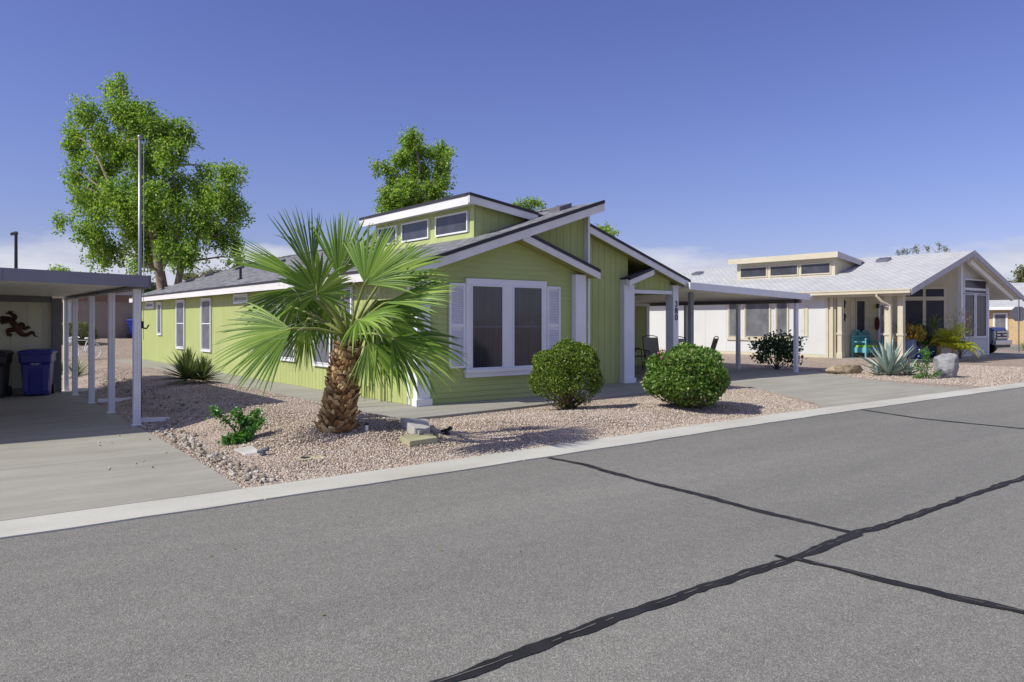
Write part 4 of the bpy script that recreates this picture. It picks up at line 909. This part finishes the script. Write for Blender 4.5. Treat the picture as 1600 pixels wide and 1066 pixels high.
A0 = Vector((34.7,13.9)); B0 = Vector((32.1,16.5)); u0 = (A0-B0).normalized(); n0 = Vector((-u0.y, u0.x)) if Vector((-u0.y,u0.x)).dot(Vector((-1,-1))) > 0 else Vector((u0.y,-u0.x)); LW = (A0-B0).length
def ang(t, z, o=0.): q = B0+u0*t+n0*o; return (q.x, q.y, z)
def aslab(mb, t0, t1, z0, z1, o0, o1): mb.slab([ang(t0,z0,o0),ang(t1,z0,o0),ang(t1,z1,o0),ang(t0,z1,o0)], tuple(n0*(o1-o0))+(0,))
def seg(px, py):
    k = (px-CX_)/F_; dx, dy = FW.x+RT.x*k, FW.y+RT.y*k          # d*(dx,dy) = B0+u0*t
    det = dx*(-u0.y)+u0.x*dy; d = (B0.x*(-u0.y)+u0.x*B0.y)/det; t_ = (dx*B0.y-dy*B0.x)/det
    return -t_ if False else ((Vector((d*dx,d*dy))-B0).dot(u0), CAMH-(py-HY_)*d/F_)
mb2 = mb; nseg = 8
for i in range(nseg):
    t0, t1 = LW*i/nseg, LW*(i+1)/nseg; x0, x1 = ang(t0,0)[0], ang(t1,0)[0]
    mb2.slab([ang(t0,.1),ang(t1,.1),ang(t1,AL(x1)-.17),ang(t0,AL(x0)-.17)], tuple(-n0*.08)+(0,))
mb2.build('porch_wall', M['beige'], wh)
mb = MB(); laps_y(mb, 13.9, lambda z: (34.72,37.52), .10, .90, .16); boards_y(mb, 13.9, 34.72, 37.52, .90, lambda x: AR(x)-.17, .3); mb.box(37.46,37.52,13.95,17,.1,3.5)
mb.build('front_wall', M['cream'], wh)
mb = MB().box(34.62,34.82,13.82,13.97,.1,4.25); mb.box(37.42,37.56,13.84,13.9,.1,3.45); mb.box(34.82,37.42,13.85,13.885,2.93,3.03); mb.build('front_trim', M['white'], wh)
mb = MB(); slope_slab(mb, 28.98, AL(28.98), 34.5, AL(34.5), 13.30, 30.2, .04); slope_slab(mb, 34.5, AR(34.5), 39.92, AR(39.92), 13.30, 30.2, .04); wroof = mb.build('roof', M['pale_shingle'], wh)
mb = MB(); slope_slab(mb, 29.02, AL(29.02), 34.5, AL(34.5), 13.34, 30.1, .04, .12); slope_slab(mb, 34.5, AR(34.5), 39.85, AR(39.85), 13.34, 30.1, .04, .12)
mb.bar((34.6,13.5,4.1),(39.2,13.5,2.62),.12,.2); mb.build('soffit', M['ceil'], wh)
mb = MB()
for f, a, b in ((AL,28.95,34.5),(AR,34.5,39.95)): mb.slab([(a,13.25,f(a)-.22),(b,13.25,f(b)-.22),(b,13.25,f(b)+.012),(a,13.25,f(a)+.012)], (0,.045,0))
mb.box(34.42,34.58,13.22,13.25,4.17,4.45); mb.build('rake_board', mat('lavender_grey_trim', (.46,.44,.47), .5), wh)
mb = MB().box(28.86,28.98,13.28,30.2,2.65,2.80); mb.box(28.99,29.03,13.35,30.1,2.56,2.68); mb.box(28.84,28.87,13.28,30.2,2.76,2.815); mb.build('gutter', M['beigepaint'], wh, bevel=.006)
def yat(px, X): k = (px-CX_)/F_; d = X/(FW.x+RT.x*k); return d*(FW.y+RT.y*k)
def zat(px, py, X): k = (px-CX_)/F_; d = X/(FW.x+RT.x*k); return CAMH-(py-HY_)*d/F_
zt, zb_ = 2.62, .84
for a, b, s in ((1138.5,1156.5,'lace'),(1164,1205,'lace'),(1212.5,1233,'lace')): win_x(wh, 29.39, yat(b,29.4), yat(a,29.4), zb_, zt, s, .05, 'beigepaint')
MB().box(29.33,29.395,yat(1236,29.4),yat(1136.5,29.4),.74,.835).build('window_sill', M['beigepaint'], wh)
mb = MB(); ring_x(mb, 29.385, yat(1263,29.4), yat(1256,29.4), .95, 2.2, .05, .03); mb.box(29.37,29.385,yat(1263,29.4)+.05,yat(1256,29.4)-.05,1.0,2.15); mb.build('wall_panel', M['beigepaint'], wh)
for (x, y, s, rg) in ((29.36,16.62,.12,False),(29.36,16.28,.18,True),(29.36,14.36,.20,True),(29.36,13.86,.20,True)):
    mb = MB().box(x-.03,x+s-.03,y-s/2,y+s/2,.1,2.62)
    if rg: mb.box(x-.06,x+s,y-s/2-.03,y+s/2+.03,1.05,1.13); mb.box(x-.06,x+s,y-s/2-.03,y+s/2+.03,.09,.32)
    mb.build('porch_column', M['beigepaint'], wh, bevel=.005)
MB().tube([(28.92,14.55,2.66),(28.92,14.55,2.55),(29.05,14.42,2.35),(29.28,14.22,2.2),(29.3,14.2,.25)], .05, 8).build('downspout', M['beigepaint'], wh)
# porch window with shutters, front door with white security bars
win_y(wh, 16.49, 30.93, 31.75, .95, 2.52, 'darkscreen', .07, 'beigepaint')
for xa in (30.55,31.78): MB().box(xa,xa+.33,16.455,16.489,.98,1.72).box(xa,xa+.33,16.455,16.489,1.75,2.48).build('shutter', M['beigepaint'], wh)
d0, z1 = seg(1374,468); d1_, _ = seg(1391,468); d0 = max(.08, d0)
mb = MB(); aslab(mb, d0, d1_+.02, .12, 2.32, .005, .02); dr = mb.build('door', mat('dark_door', (.06,.06,.08), .5), wh)
mb = MB(); aslab(mb, d0-.06, d0+.03, .12, 2.38, .02, .06); aslab(mb, d1_, d1_+.08, .12, 2.38, .02, .06); aslab(mb, d0+.03, d1_, 2.28, 2.38, .02, .06); aslab(mb, d0+.03, d1_, .12, .22, .02, .06); aslab(mb, d0+.03, d1_, 1.0, 1.10, .02, .055)
n = 7
for i in range(1, n): t_ = d0+.03+(d1_-d0-.03)*i/n; aslab(mb, t_-.010, t_+.010, .22, 2.28, .025, .045)
tm = (d0+d1_)/2; aslab(mb, tm-.06, tm+.06, 1.55, 1.95, .046, .055); aslab(mb, tm-.10, tm+.10, 1.68, 1.82, .046, .058); mb.build('security_grille', M['white'], dr)
# glazed corner room
mb = MB(); scn = []
for (a, b, c, e) in ((1414,470,1441,529),(1446,470,1474,529),(1414,452,1443.5,463.5),(1446.5,452,1474,463.5)):
    t0, z1 = seg(a, c if False else b); t1, _ = seg(c, b); zz = seg((a+c)/2, e)[1]; z1 = seg((a+c)/2, b)[1]; scn.append((t0,t1,zz,z1))
tA = min(s[0] for s in scn)-.08; tB = max(s[1] for s in scn)+.10; zT = max(s[3] for s in scn)+.09; zB = min(s[2] for s in scn)-.09
zM = (scn[0][3]+scn[2][2])/2; tm = (scn[0][1]+scn[1][0])/2; gap = (scn[1][0]-scn[0][1])/2
aslab(mb, tA, tB, zT-.09, zT, .0, .06); aslab(mb, tA, tB, zB, zB+.09, 0, .06); aslab(mb, tA, tA+.08, zB+.09, zT-.09, 0, .06); aslab(mb, tB-.10, tB, zB+.09, zT-.09, 0, .06); aslab(mb, tA+.08, tB-.10, zM-.08, zM+.08, 0, .055); aslab(mb, tm-gap, tm+gap, zB+.09, zM-.08, 0, .06); aslab(mb, tm-.05, tm+.05, zM+.08, zT-.09, 0, .05)
fr = mb.build('window', M['beigepaint'], wh)
for (t0, t1, z0, z1) in scn:
    mb = MB(); aslab(mb, t0, t1, z0, z1, .005, .02); mb.build('screen', M['darkscreen'], fr)
for x0, x1, z0, z1 in ((34.98,35.98,.92,2.75),(36.16,37.24,.92,2.75),(34.98,37.24,2.80,3.38)): win_y(wh, 13.875, x0-.04, x1+.04, z0-.04, z1+.04, 'darkscreen', .06, 'white')
# clerestory dormer of the white house
EX = 31.5; ZE = lambda x: 4.60-(x-31.2)*.14
mb = MB().box(EX,EX+.1,17.69,22.75,3.55,4.45); mb.slab([(EX+.1,17.69,3.62),(33.6,17.69,AL(33.6)-.02),(33.6,17.69,ZE(33.6)-.05),(EX+.1,17.69,4.45)],(0,.08,0)); mb.slab([(EX+.1,22.67,3.62),(33.6,22.67,AL(33.6)-.02),(33.6,22.67,ZE(33.6)-.05),(EX+.1,22.67,4.45)],(0,.08,0))
wd = mb.build('dormer', M['beigepaint'], wh)
mb = MB(); slope_slab(mb, 31.2, ZE(31.2), 33.75, ZE(33.75), 17.42, 23.0, .04); mb.build('roof', M['pale_shingle'], wd)
mb = MB().box(31.16,31.20,17.38,23.02,4.36,4.61); mb.build('fascia', M['beigepaint'], wd)
MB().slab([(31.2,17.38,4.36),(33.1,17.38,4.1),(33.3,17.38,ZE(33.3)),(31.2,17.38,4.61)],(0,.035,0)).build('rake_board', bpy.data.materials['lavender_grey_trim'], wd)
for a, b in ((1158,1197.5),(1204.5,1246),(1252.5,1297)):
    mb = MB(); y0, y1 = yat(b,EX), yat(a,EX); ring_x(mb, EX-.005, y0-.05, y1+.05, 3.68, 4.20, .05, .03); mb.m = 1; mb.box(EX-.02,EX-.006,y0,y1,3.73,4.15); mb.build('window', [M['beigepaint'], M['screen']], wd)
for x, y in ((33.6,16.6),(33.2,26.5)):
    z = AL(x); MB().slab([(x-.2,y-.25,z-.06),(x+.2,y-.25,z+.06),(x+.2,y+.25,z+.06),(x-.2,y+.25,z-.06)], (0,0,.12)).build('roof_vent', M['silver'], wroof, fix=True)
# porch furniture and ornaments
be = thing('garden_bench', 'turquoise wooden bench with two arched backs and a lime cushion on the porch', 'bench', (31.2,16.1,.105)); TQ = mat('turquoise_paint', (.15,.48,.52), .5, .12)
bx0, bx1, by, bf, z0 = 30.50, 31.90, 16.36, 15.80, .105
mb = MB()
for x in (bx0, (bx0+bx1)/2, bx1): mb.box(x-.03,x+.03,by-.03,by+.03,z0,z0+.92); mb.ball((x,by,z0+.95),.04)
for k in (0,1):
    xa = bx0+(bx1-bx0)/2*k+.03; xb = xa+(bx1-bx0)/2-.06; xm = (xa+xb)/2; rr_ = (xb-xa)/2
    mb.tube([(xm-rr_*math.cos(R(a)),by,z0+.88+rr_*.72*math.sin(R(a))) for a in range(0,181,15)], .032, 6); mb.tube([(xm-rr_*.6*math.cos(R(a)),by,z0+.88+rr_*.45*math.sin(R(a))) for a in range(0,181,20)], .02, 6); mb.box(xa,xb,by-.02,by+.02,z0+.83,z0+.90); mb.box(xa,xb,by-.02,by+.02,z0+.50,z0+.57)
    for i in range(1,7): x = xa+(xb-xa)*i/7; mb.box(x-.016,x+.016,by-.012,by+.012,z0+.57,z0+.83)
mb.build('backrest', TQ, be)
mb = MB().box(bx0,bx1,bf,by-.03,z0+.36,z0+.42); mb.box(bx0+.03,bx1-.03,bf-.015,bf+.015,z0+.2,z0+.36); mb.box(bx0-.015,bx0+.015,bf,by-.03,z0+.2,z0+.36); mb.build('seat', TQ, be)
for x in (bx0,bx1): mb = MB().tube([(x,bf,z0),(x,bf,z0+.25),(x,bf,z0+.45),(x,bf,z0+.72)], [.03,.045,.03,.035], 8).ball((x,bf,z0+.75),.045); mb.box(x-.03,x+.03,bf,by-.03,z0+.62,z0+.67); mb.build('arm', TQ, be)
cu = thing('seat_cushion', 'lime green seat cushion lying on the turquoise bench', 'cushion', (31.2,16.1,.53)); MB().box(bx0+.05,bx1-.05,bf+.0,by-.05,z0+.422,z0+.49).build('cushion', mat('lime_cushion', (.30,.62,.03), .8), cu, bevel=.02)
def wallart(px, py, h, label, m, Y=16.44):
    k = (px-CX_)/F_; d = Y/(FW.y+RT.y*k); c = Vector((d*(FW.x+RT.x*k), Y, CAMH-(py-HY_)*d/F_)); r = thing('wall_ornament', label, 'ornament', c)
    mb = MB().tube([c+Vector((0,0,h/2)), c+Vector((.05,0,h*.2)), c+Vector((-.04,0,-h*.1)), c+Vector((.05,0,-h/2))], [.02,.06,.07,.015], 8); mb.build('ornament', m, r, smooth=True)
wallart(1319,475,.32,'upper of two black ornaments on the porch wall left of the bench', M['black']); wallart(1319.5,496,.32,'lower of two black ornaments on the porch wall left of the bench', M['black'])
q = ang(max(.02,d0-.12), 1.5, .1); wr = thing('wreath', 'dark red hanging decoration beside the white security door', 'wreath', q); MB().ball(q, .2, 10, 8, (.5,.5,1.5)).build('decoration', mat('dark_red', (.08,.015,.015), .8, .5, 12, 40, .6), wr, smooth=True)
q = ang(max(.02,d0-.10), 2.25, .12); wl_ = thing('wall_lantern', 'small black lantern above the dark red decoration', 'lantern', q); MB().lathe((q[0],q[1],q[2]-.1), [(.03,0),(.07,.04),(.07,.16),(.02,.2)], 8).build('lantern', M['black'], wl_)
# pots with plants
def pot(px, py, h, r, m, label, cat='pot'):
    p = gpt(px, py); p.z = .105; t_ = thing('glazed_pot', label, cat, p, 'blue pots by the glazed corner'); MB().lathe(p, [(r*.62,0),(r*.78,h*.2),(r*1.0,h*.7),(r*.92,h*.88),(r*1.02,h*.95),(r*1.02,h),(r*.88,h),(r*.85,h-.06)], 20).build('pot_body', m, t_, smooth=True); return p, t_
cob = mat('cobalt_glaze', (.02,.03,.40), .15, .2, spec=.6, coat=.5, bst=0); sla = mat('slate_blue_glaze', (.10,.16,.28), .25, .25, 3, spec=.6, bst=0); mid = mat('mid_blue_glaze', (.04,.09,.30), .2, .2, bst=0)
p, _ = pot(1420,565,.78,.30,sla,'tall slate blue pot beside the porch columns'); q = thing('croton', 'yellow and red croton growing in the tall slate blue pot', 'plant', p+UP*.75); shrub_ball(q, p+UP*.95+RT*.1, (.42,.4,.28), 420, .17, .07, M['croton'], .2)
y = p+FW*.5+UP*.0; q = thing('spiky_plant', 'tall spiky plant behind the slate blue pot', 'plant', y); rosette(q, y+UP*1.0, 40, .85, .05, M['yucca'], 5, 85, .15); MB().tube([y, y+UP*1.0], .05).build('stem', M['trunk'], q)
p, _ = pot(1431,564,.50,.19,cob,'small shiny cobalt pot next to the slate blue pot'); p, _ = pot(1439,564,.36,.24,cob,'low cobalt bowl right of the small cobalt pot')
q = thing('leafy_plant', 'dense dark green plant in the low cobalt bowl', 'plant', p+UP*.3); shrub_ball(q, p+UP*.78, (.34,.34,.48), 900, .10, .06, M['darkleaf'], .15)
p, _ = pot(1458,562,.62,.32,mid,'mid blue pot half hidden behind the small date palms'); y = p+UP*.6; q = thing('spiky_plant', 'spiky plant in front of the glazed corner windows in the mid blue pot', 'plant', y); rosette(q, y+UP*.55, 34, .80, .05, M['yucca'], 20, 88, .1); MB().tube([y-UP*.05, y+UP*.6], .04).build('stem', M['trunk'], q)
# small feather palms
def feather(root, base, n, L, m, e0=20, e1=85):
    V = []; Fq = []; mb = MB()
    for i in range(n):
        a = i*2.39996+random.gauss(0,.2); e = R(e0+(e1-e0)*random.random()); l = L*random.uniform(.75,1.1); h = Vector((math.cos(a),math.sin(a),0)); pts = []
        for k in range(13): q = k/12; pts.append(base+h*l*q*math.cos(e)+UP*(l*q*math.sin(e)-l*.62*q*q*q*math.cos(e)*1.1))
        mb.tube(pts, [.012*(1-.8*k/12) for k in range(13)], 4, False)
        for k in range(3,13):
            for hf in (0,.5):
                d = (pts[k]-pts[k-1]).normalized(); sd = d.cross(UP)
                if sd.length < .1: sd = Vector((1,0,0))
                sd.normalize(); p = pts[k-1].lerp(pts[k],hf); ll = l*.30*(1-.5*abs(k/12-.5))*random.uniform(.8,1.1)
                for s in (-1,1):
                    t_ = (sd*s*.8+d*.75-UP*.15+Vector((random.gauss(0,.08),random.gauss(0,.08),random.gauss(0,.08)))).normalized(); w_ = d*.013; b = len(V)
                    V += [p-w_, p+w_, p+t_*ll*.6+w_*.8-UP*.05*ll, p+t_*ll-UP*.18*ll]; Fq.append((b,b+1,b+2,b+3))
    npmesh('fronds', V, Fq, m, root); return mb
for (px, py, h, lb, n, L) in ((1490,566,.45,'yellow green small date palm right of the boulder, the fuller of two',34,1.15), (1466,564,.55,'yellow green small date palm behind the boulder, the smaller of two',22,.95)):
    p = gpt(px, py); r = thing('date_palm', lb, 'palm', p); mb = feather(r, p+UP*h, n, L, M['date']); mb.build('stalks', M['petiole'], r); MB().tube([p-UP*.1, p+UP*h*.5, p+UP*(h+.1)], [.11,.09,.06], 9).build('trunk', M['boot'], r)
p = at(1500,500,gpt(1490,566).dot(FW)+.4); r = thing('dry_shrub', 'thin straw coloured shrub behind the date palms', 'shrub', (p.x,p.y,.1)); shrub_ball(r, p-UP*.35, (.5,.4,.75), 260, .12, .02, M['straw'], .2); stems(r, (p.x,p.y,.1), [p+Vector((random.gauss(0,.3),random.gauss(0,.3),random.uniform(-.2,.5))) for _ in range(10)], .012, M['trunk'])
# rocks
def rock(px, py, size, label, m, seed, name='boulder'):
    p = gpt(px, py); r = thing(name, label, 'rock', p); bm = bmesh.new(); bmesh.ops.create_icosphere(bm, subdivisions=4, radius=1.); rg = random.Random(seed); pl = [(Vector((rg.gauss(0,1),rg.gauss(0,1),rg.gauss(0,.7))).normalized(), rg.uniform(.62,.92)) for _ in range(16)]
    from mathutils import noise as mn
    for v in bm.verts:
        d = v.co.normalized(); k = 1.
        for nn, h in pl:
            c = d.dot(nn)
            if c > .05: k = min(k, h/c)
        k *= 1+.06*mn.fractal(d*2.5+Vector((seed,0,0)), 1., 2., 4)
        v.co = d*k
    Mx = Matrix.Rotation(AZ-R(90),3,'Z')
    me = bpy.data.meshes.new(name)
    for v in bm.verts: c = Mx @ Vector((v.co.x*size[0], v.co.y*size[1], v.co.z*size[2])); v.co = c+Vector((0,0,size[2]*.7))
    bm.to_mesh(me); bm.free(); me.materials.append(m); link('rock', me, r)
rkg = mat('grey_boulder', (.33,.33,.34), .9, .35, 2.5, 18, .8, .03); rkt = mat('tan_rock', (.36,.29,.19), .9, .45, 5, 18, .9, .03)
rock(1480,590,(.40,.33,.45),'upright grey boulder in the gravel beside the young rose bush', rkg, 5); rock(1318,584,(.66,.36,.21),'long low tan rock at the edge of the neighbouring driveway', rkt, 9, 'flat_rock')
# garden figure
p = gpt(1527,563.5); p.z = .105; r = thing('garden_figure', 'small white animal figure on the porch edge', 'figure', p); MB().ball(p+UP*.14,.16,12,8,(1,.8,.9)).ball(p+UP*.32-RT*.06,.10).tube([p+UP*.33-RT*.14,p+UP*.31-RT*.2],[.04,.015]).build('figure_body', M['white'], r, smooth=True)
p = gpt(1534,562.5); p.z = .105; r = thing('garden_figure', 'tiny white bird figure right of the white animal figure', 'figure', p); MB().ball(p+UP*.22,.09).tube([p,p+UP*.2],.018).build('figure_body', M['white'], r, smooth=True)
# ------------------------------------------------------------------ pickup truck
tk = thing('pickup_truck', 'dark blue pickup truck parked nose out beyond the white house', 'truck', (40.6,14.6,0)); NB = mat('navy_paint', (.012,.02,.075), .25, .05, spec=.6, coat=.8, bst=0); CH = mat('chrome', (.65,.65,.67), .2, .03, metal=.9, bst=0)
tx, ty = 40.55, 14.35
def T(x, y, z): return (tx+x, ty+y, z+.015)
def tb(x0,x1,y0,y1,z0,z1,mb=None): mb = mb or MB(); return mb.box(tx+x0,tx+x1,ty+y0,ty+y1,z0+.015,z1+.015)
def sec(y, w, zb, zt, c=.1): return [T(-w,y,zb),T(w,y,zb),T(w,y,zt-c),T(w-c,y,zt),T(-w+c,y,zt),T(-w,y,zt-c)]
mb = MB().loft([sec(.10,.86,.55,1.15,.12), sec(.22,.95,.50,1.28,.1), sec(1.5,.98,.48,1.36,.08), sec(5.7,.98,.48,1.36,.06)])
mb.loft([sec(1.45,.93,1.30,1.37,.02), sec(2.15,.80,1.30,1.95,.12), sec(3.5,.80,1.30,1.97,.12), sec(3.75,.88,1.30,1.4,.02)]); mb.build('body', NB, tk, smooth=False, bevel=.02)
mb = MB(); tb(-.62,.62,.055,.12,.72,1.14,mb); gl = mb.build('grille', M['blackplastic'], tk); mb = MB()
for z in (.76,.90,1.04): tb(-.60,.60,.03,.054,z,z+.06,mb)
mb.build('grille_bar', CH, gl); MB().lathe((0,0,0), [(.12,0),(.12,.02)], 20).xf(Matrix.Translation(T(0,.03,.94)) @ Matrix.Rotation(R(90),4,'X') @ Matrix.Diagonal((1,.5,1,1))).build('emblem', mat('blue_badge', (.03,.08,.3), .3, bst=0), gl)
mb = MB(); tb(-.97,.97,-.06,.10,.46,.68,mb); mb.build('bumper', CH, tk, bevel=.025)
mb = MB(); tb(-.9,.9,.0,.10,.33,.455,mb); mb.build('air_dam', M['blackplastic'], tk)
for s in (-1,1):
    mb = MB(); tb(s*.64,s*.88,.06,.13,.76,1.12,mb); mb.build('headlight', mat('lamp_glass', (.5,.52,.55), .1, bst=0), tk, bevel=.02)
    for y in (.95,4.6):
        wbm = MB().tube([T(s*.72,y,.38),T(s*.97,y,.38)], .38, 24); wo = wbm.build('wheel', M['blackplastic'], tk); MB().tube([T(s*.972,y,.38),T(s*.985,y,.38)], .24, 16).build('rim', M['silver'], wo)
    mb = MB(); tb(s*1.0,s*1.22,1.75,1.85,1.38,1.62,mb); mb.build('wing_mirror', M['blackplastic'], tk, bevel=.02)
mb = MB(); mb.slab([T(-.74,1.62,1.42),T(.74,1.62,1.42),T(.66,2.08,1.88),T(-.66,2.08,1.88)], (0,-.02,.01)); mb.build('windscreen', M['screen'], tk)
# ------------------------------------------------------------------ stop sign, seen from behind
p = gpt(1592,551); ss = thing('stop_sign', 'octagonal stop sign on a thin post, its grey back turned to the viewer', 'sign', p)
MB().box(p.x-.03,p.x+.03,p.y-.02,p.y+.02,0,2.78).build('post', M['silver'], ss)
d = p.dot(FW); c = p+Vector((0,0,0)); rr_ = .40; dirS = Vector((.93,.37,0)).normalized(); sS = Vector((-dirS.y,dirS.x,0)); cz = CAMH+12*d/F_-.02
octo = [c+sS*rr_*math.cos(R(22.5+45*i))+UP*(cz+rr_*math.sin(R(22.5+45*i)))+dirS*.03-Vector((0,0,c.z)) for i in range(8)]
MB().slab(octo, tuple(dirS*.006)).build('panel', mat('grey_sign_back', (.10,.105,.125), .5), ss, fix=True)
MB().slab([o+dirS*.007 for o in octo], tuple(dirS*.004)).build('face', mat('red_sign', (.5,.02,.02), .4), ss, fix=True)
# ------------------------------------------------------------------ tan house, far right
th = thing('tan_house', 'tan rendered house with grey roof and white fascia across the side street', 'house', (66,22,0))
mb = MB().box(61,72,10,34,-.05,2.45); mb.slab([(61.2,10.05,2.45),(71.8,10.05,2.45),(66.5,10.05,4.0)],(0,.1,0)); mb.build('wall', mat('tan_render', (.52,.38,.20), .8, .08), th)
mb = MB(); slope_slab(mb, 60.4,2.62,66.5,4.55,9.4,34.5,.05); slope_slab(mb, 66.5,4.55,72.6,2.62,9.4,34.5,.05); mb.build('roof', M['shingle'] if False else M['pale_shingle'], th)
MB().box(60.36,60.4,9.4,34.5,2.40,2.60).build('fascia', M['white'], th)
y0, y1 = yat(1575,61), yat(1552,61); win_x(th, 60.99, y0, y1, .95, 2.2, 'lace', .10); 
p = at(1572,537,56.); p.z = 0; r = thing('desert_shrub', 'pale dry rounded shrub in front of the tan house window', 'shrub', p); shrub_ball(r, p+UP*.75, (1.05,.9,.75), 1500, .16, .03, M['straw'], .15, .3); stems(r, p, [p+Vector((random.gauss(0,.6),random.gauss(0,.5),random.uniform(.5,1.3))) for _ in range(16)], .02, M['trunk'])
p = gpt(1601,548); r = thing('grass_tuft', 'yellow green tuft at the right edge beyond the stop sign', 'plant', p); rosette(r, p, 40, .8, .04, M['date'], 10, 85, .2)
# ------------------------------------------------------------------ far left background
tp = thing('taupe_house', 'taupe stucco house with brown parapet and white porch columns beyond the gravel', 'house', (9,48,.8)); TP = mat('taupe_stucco', (.34,.28,.235), .85, .07, 2, 60, .3); BR = mat('brown_parapet', (.24,.14,.10), .7, .1)
MB().box(6.15,16,44.0,54,.6,2.62).box(4.0,6.1,47.2,54,.6,2.62).build('wall', TP, tp); MB().box(6.05,16,43.93,54,2.621,2.96).build('parapet', BR, tp); MB().box(3.6,6.04,44.1,54,2.55,2.95).build('porch_beam', mat('peach_beam', (.60,.44,.32), .7), tp)
MB().slab([(3.6,50,2.96),(16,50,2.96),(10,50,4.2)], (0,8,0)).build('roof', M['pale_shingle'], tp)
for x in (5.82,6.02,4.62): MB().box(x-.09,x+.09,44.15,44.35,.7,2.55).build('porch_column', M['white'], tp)
for a, b in ((4.75,5.15),(5.25,5.65)): win_y(tp, 47.19, a, b, 1.0, 2.4, 'screen', .06)
MB().ball((8.9,43.98,1.35),.12,10,8,(1,.3,1.2)).build('wall_patch', mat('brown_patch', (.16,.11,.06), .9), tp, smooth=True)
p = gpt(117,533); hd = thing('hedge', 'clipped grey green hedge below the taupe house porch', 'hedge', p); dh = p.dot(FW); c = at(116,522,dh)
shrub_ball(hd, c, (.95,.8,.52), 7000, .07, .04, M['hedge'], .08, .9); shrub_ball(hd, c-RT*.8, (.7,.7,.5), 4000, .07, .04, M['hedge'], .08, .9)
MB().box(c.x-.5,c.x+.5,c.y-.4,c.y+.4,p.z-.05,p.z+.45).build('branches', M['trunk'], hd)
# white bicycle
p = gpt(112,563); bk = thing('bicycle', 'white ornamental bicycle standing on the gravel behind the carport posts', 'bicycle', p); fd_ = (RT*.42+FW*.90).normalized(); rw = .33
for o_, nm in ((0,'wheel'),(.95,'wheel')):
    c = p+fd_*o_+UP*rw; mb = MB(); mb.tube([c+fd_*rw*math.cos(R(a))+UP*rw*math.sin(R(a)) for a in range(0,361,15)], .022, 6, False)
    for a in range(0,360,30): mb.tube([c, c+fd_*rw*math.cos(R(a))+UP*rw*math.sin(R(a))], .006, 4, False)
    mb.build(nm, M['white'], bk)
a0, a1 = p+UP*rw, p+fd_*.95+UP*rw; st, hdv, pd = p+fd_*.66+UP*.78, p+fd_*.14+UP*.80, p+fd_*.52+UP*.3
mb = MB()
for a, b in ((a1,st),(st,pd),(pd,a1),(pd,hdv),(hdv,st),(hdv,a0)): mb.tube([a,b], .02, 6)
mb.build('bicycle_frame', M['white'], bk); sx = fd_.cross(UP)
MB().tube([hdv-sx*.28+UP*.1,hdv-sx*.1+UP*.16,hdv+sx*.1+UP*.16,hdv+sx*.28+UP*.1], .016, 6).tube([hdv,hdv+UP*.16], .016).build('handlebar', M['white'], bk); MB().ball(st+UP*.08, .1, 8, 6, (1,1,.4)).build('saddle', M['metalwhite'], bk)
mb = MB(); bq = hdv-fd_*.12+UP*.02; mb.lathe(bq-UP*.12, [(.1,0),(.16,.2),(.16,.22)], 10); mb.build('basket', M['white'], bk)
# street lamp and low wall
p = at(25,505,46.); p.z = gz(p.x,p.y); la = thing('lamp_post', 'black lamp post with one shoebox head above the left carport roof', 'lamp', p); ht = at(25,362,46.).z
MB().tube([p,(p.x,p.y,ht)], [.11,.085], 10).build('pole', M['black'], la); c = Vector((p.x,p.y,ht-.12))
MB().slab([c-RT*.08+UP*-.02,c-RT*.36+UP*-.10,c-RT*.34+UP*.05,c-RT*.10+UP*.10], tuple(FW*.25)).ball(c+RT*.04,.09).build('lamp_head', M['black'], la)
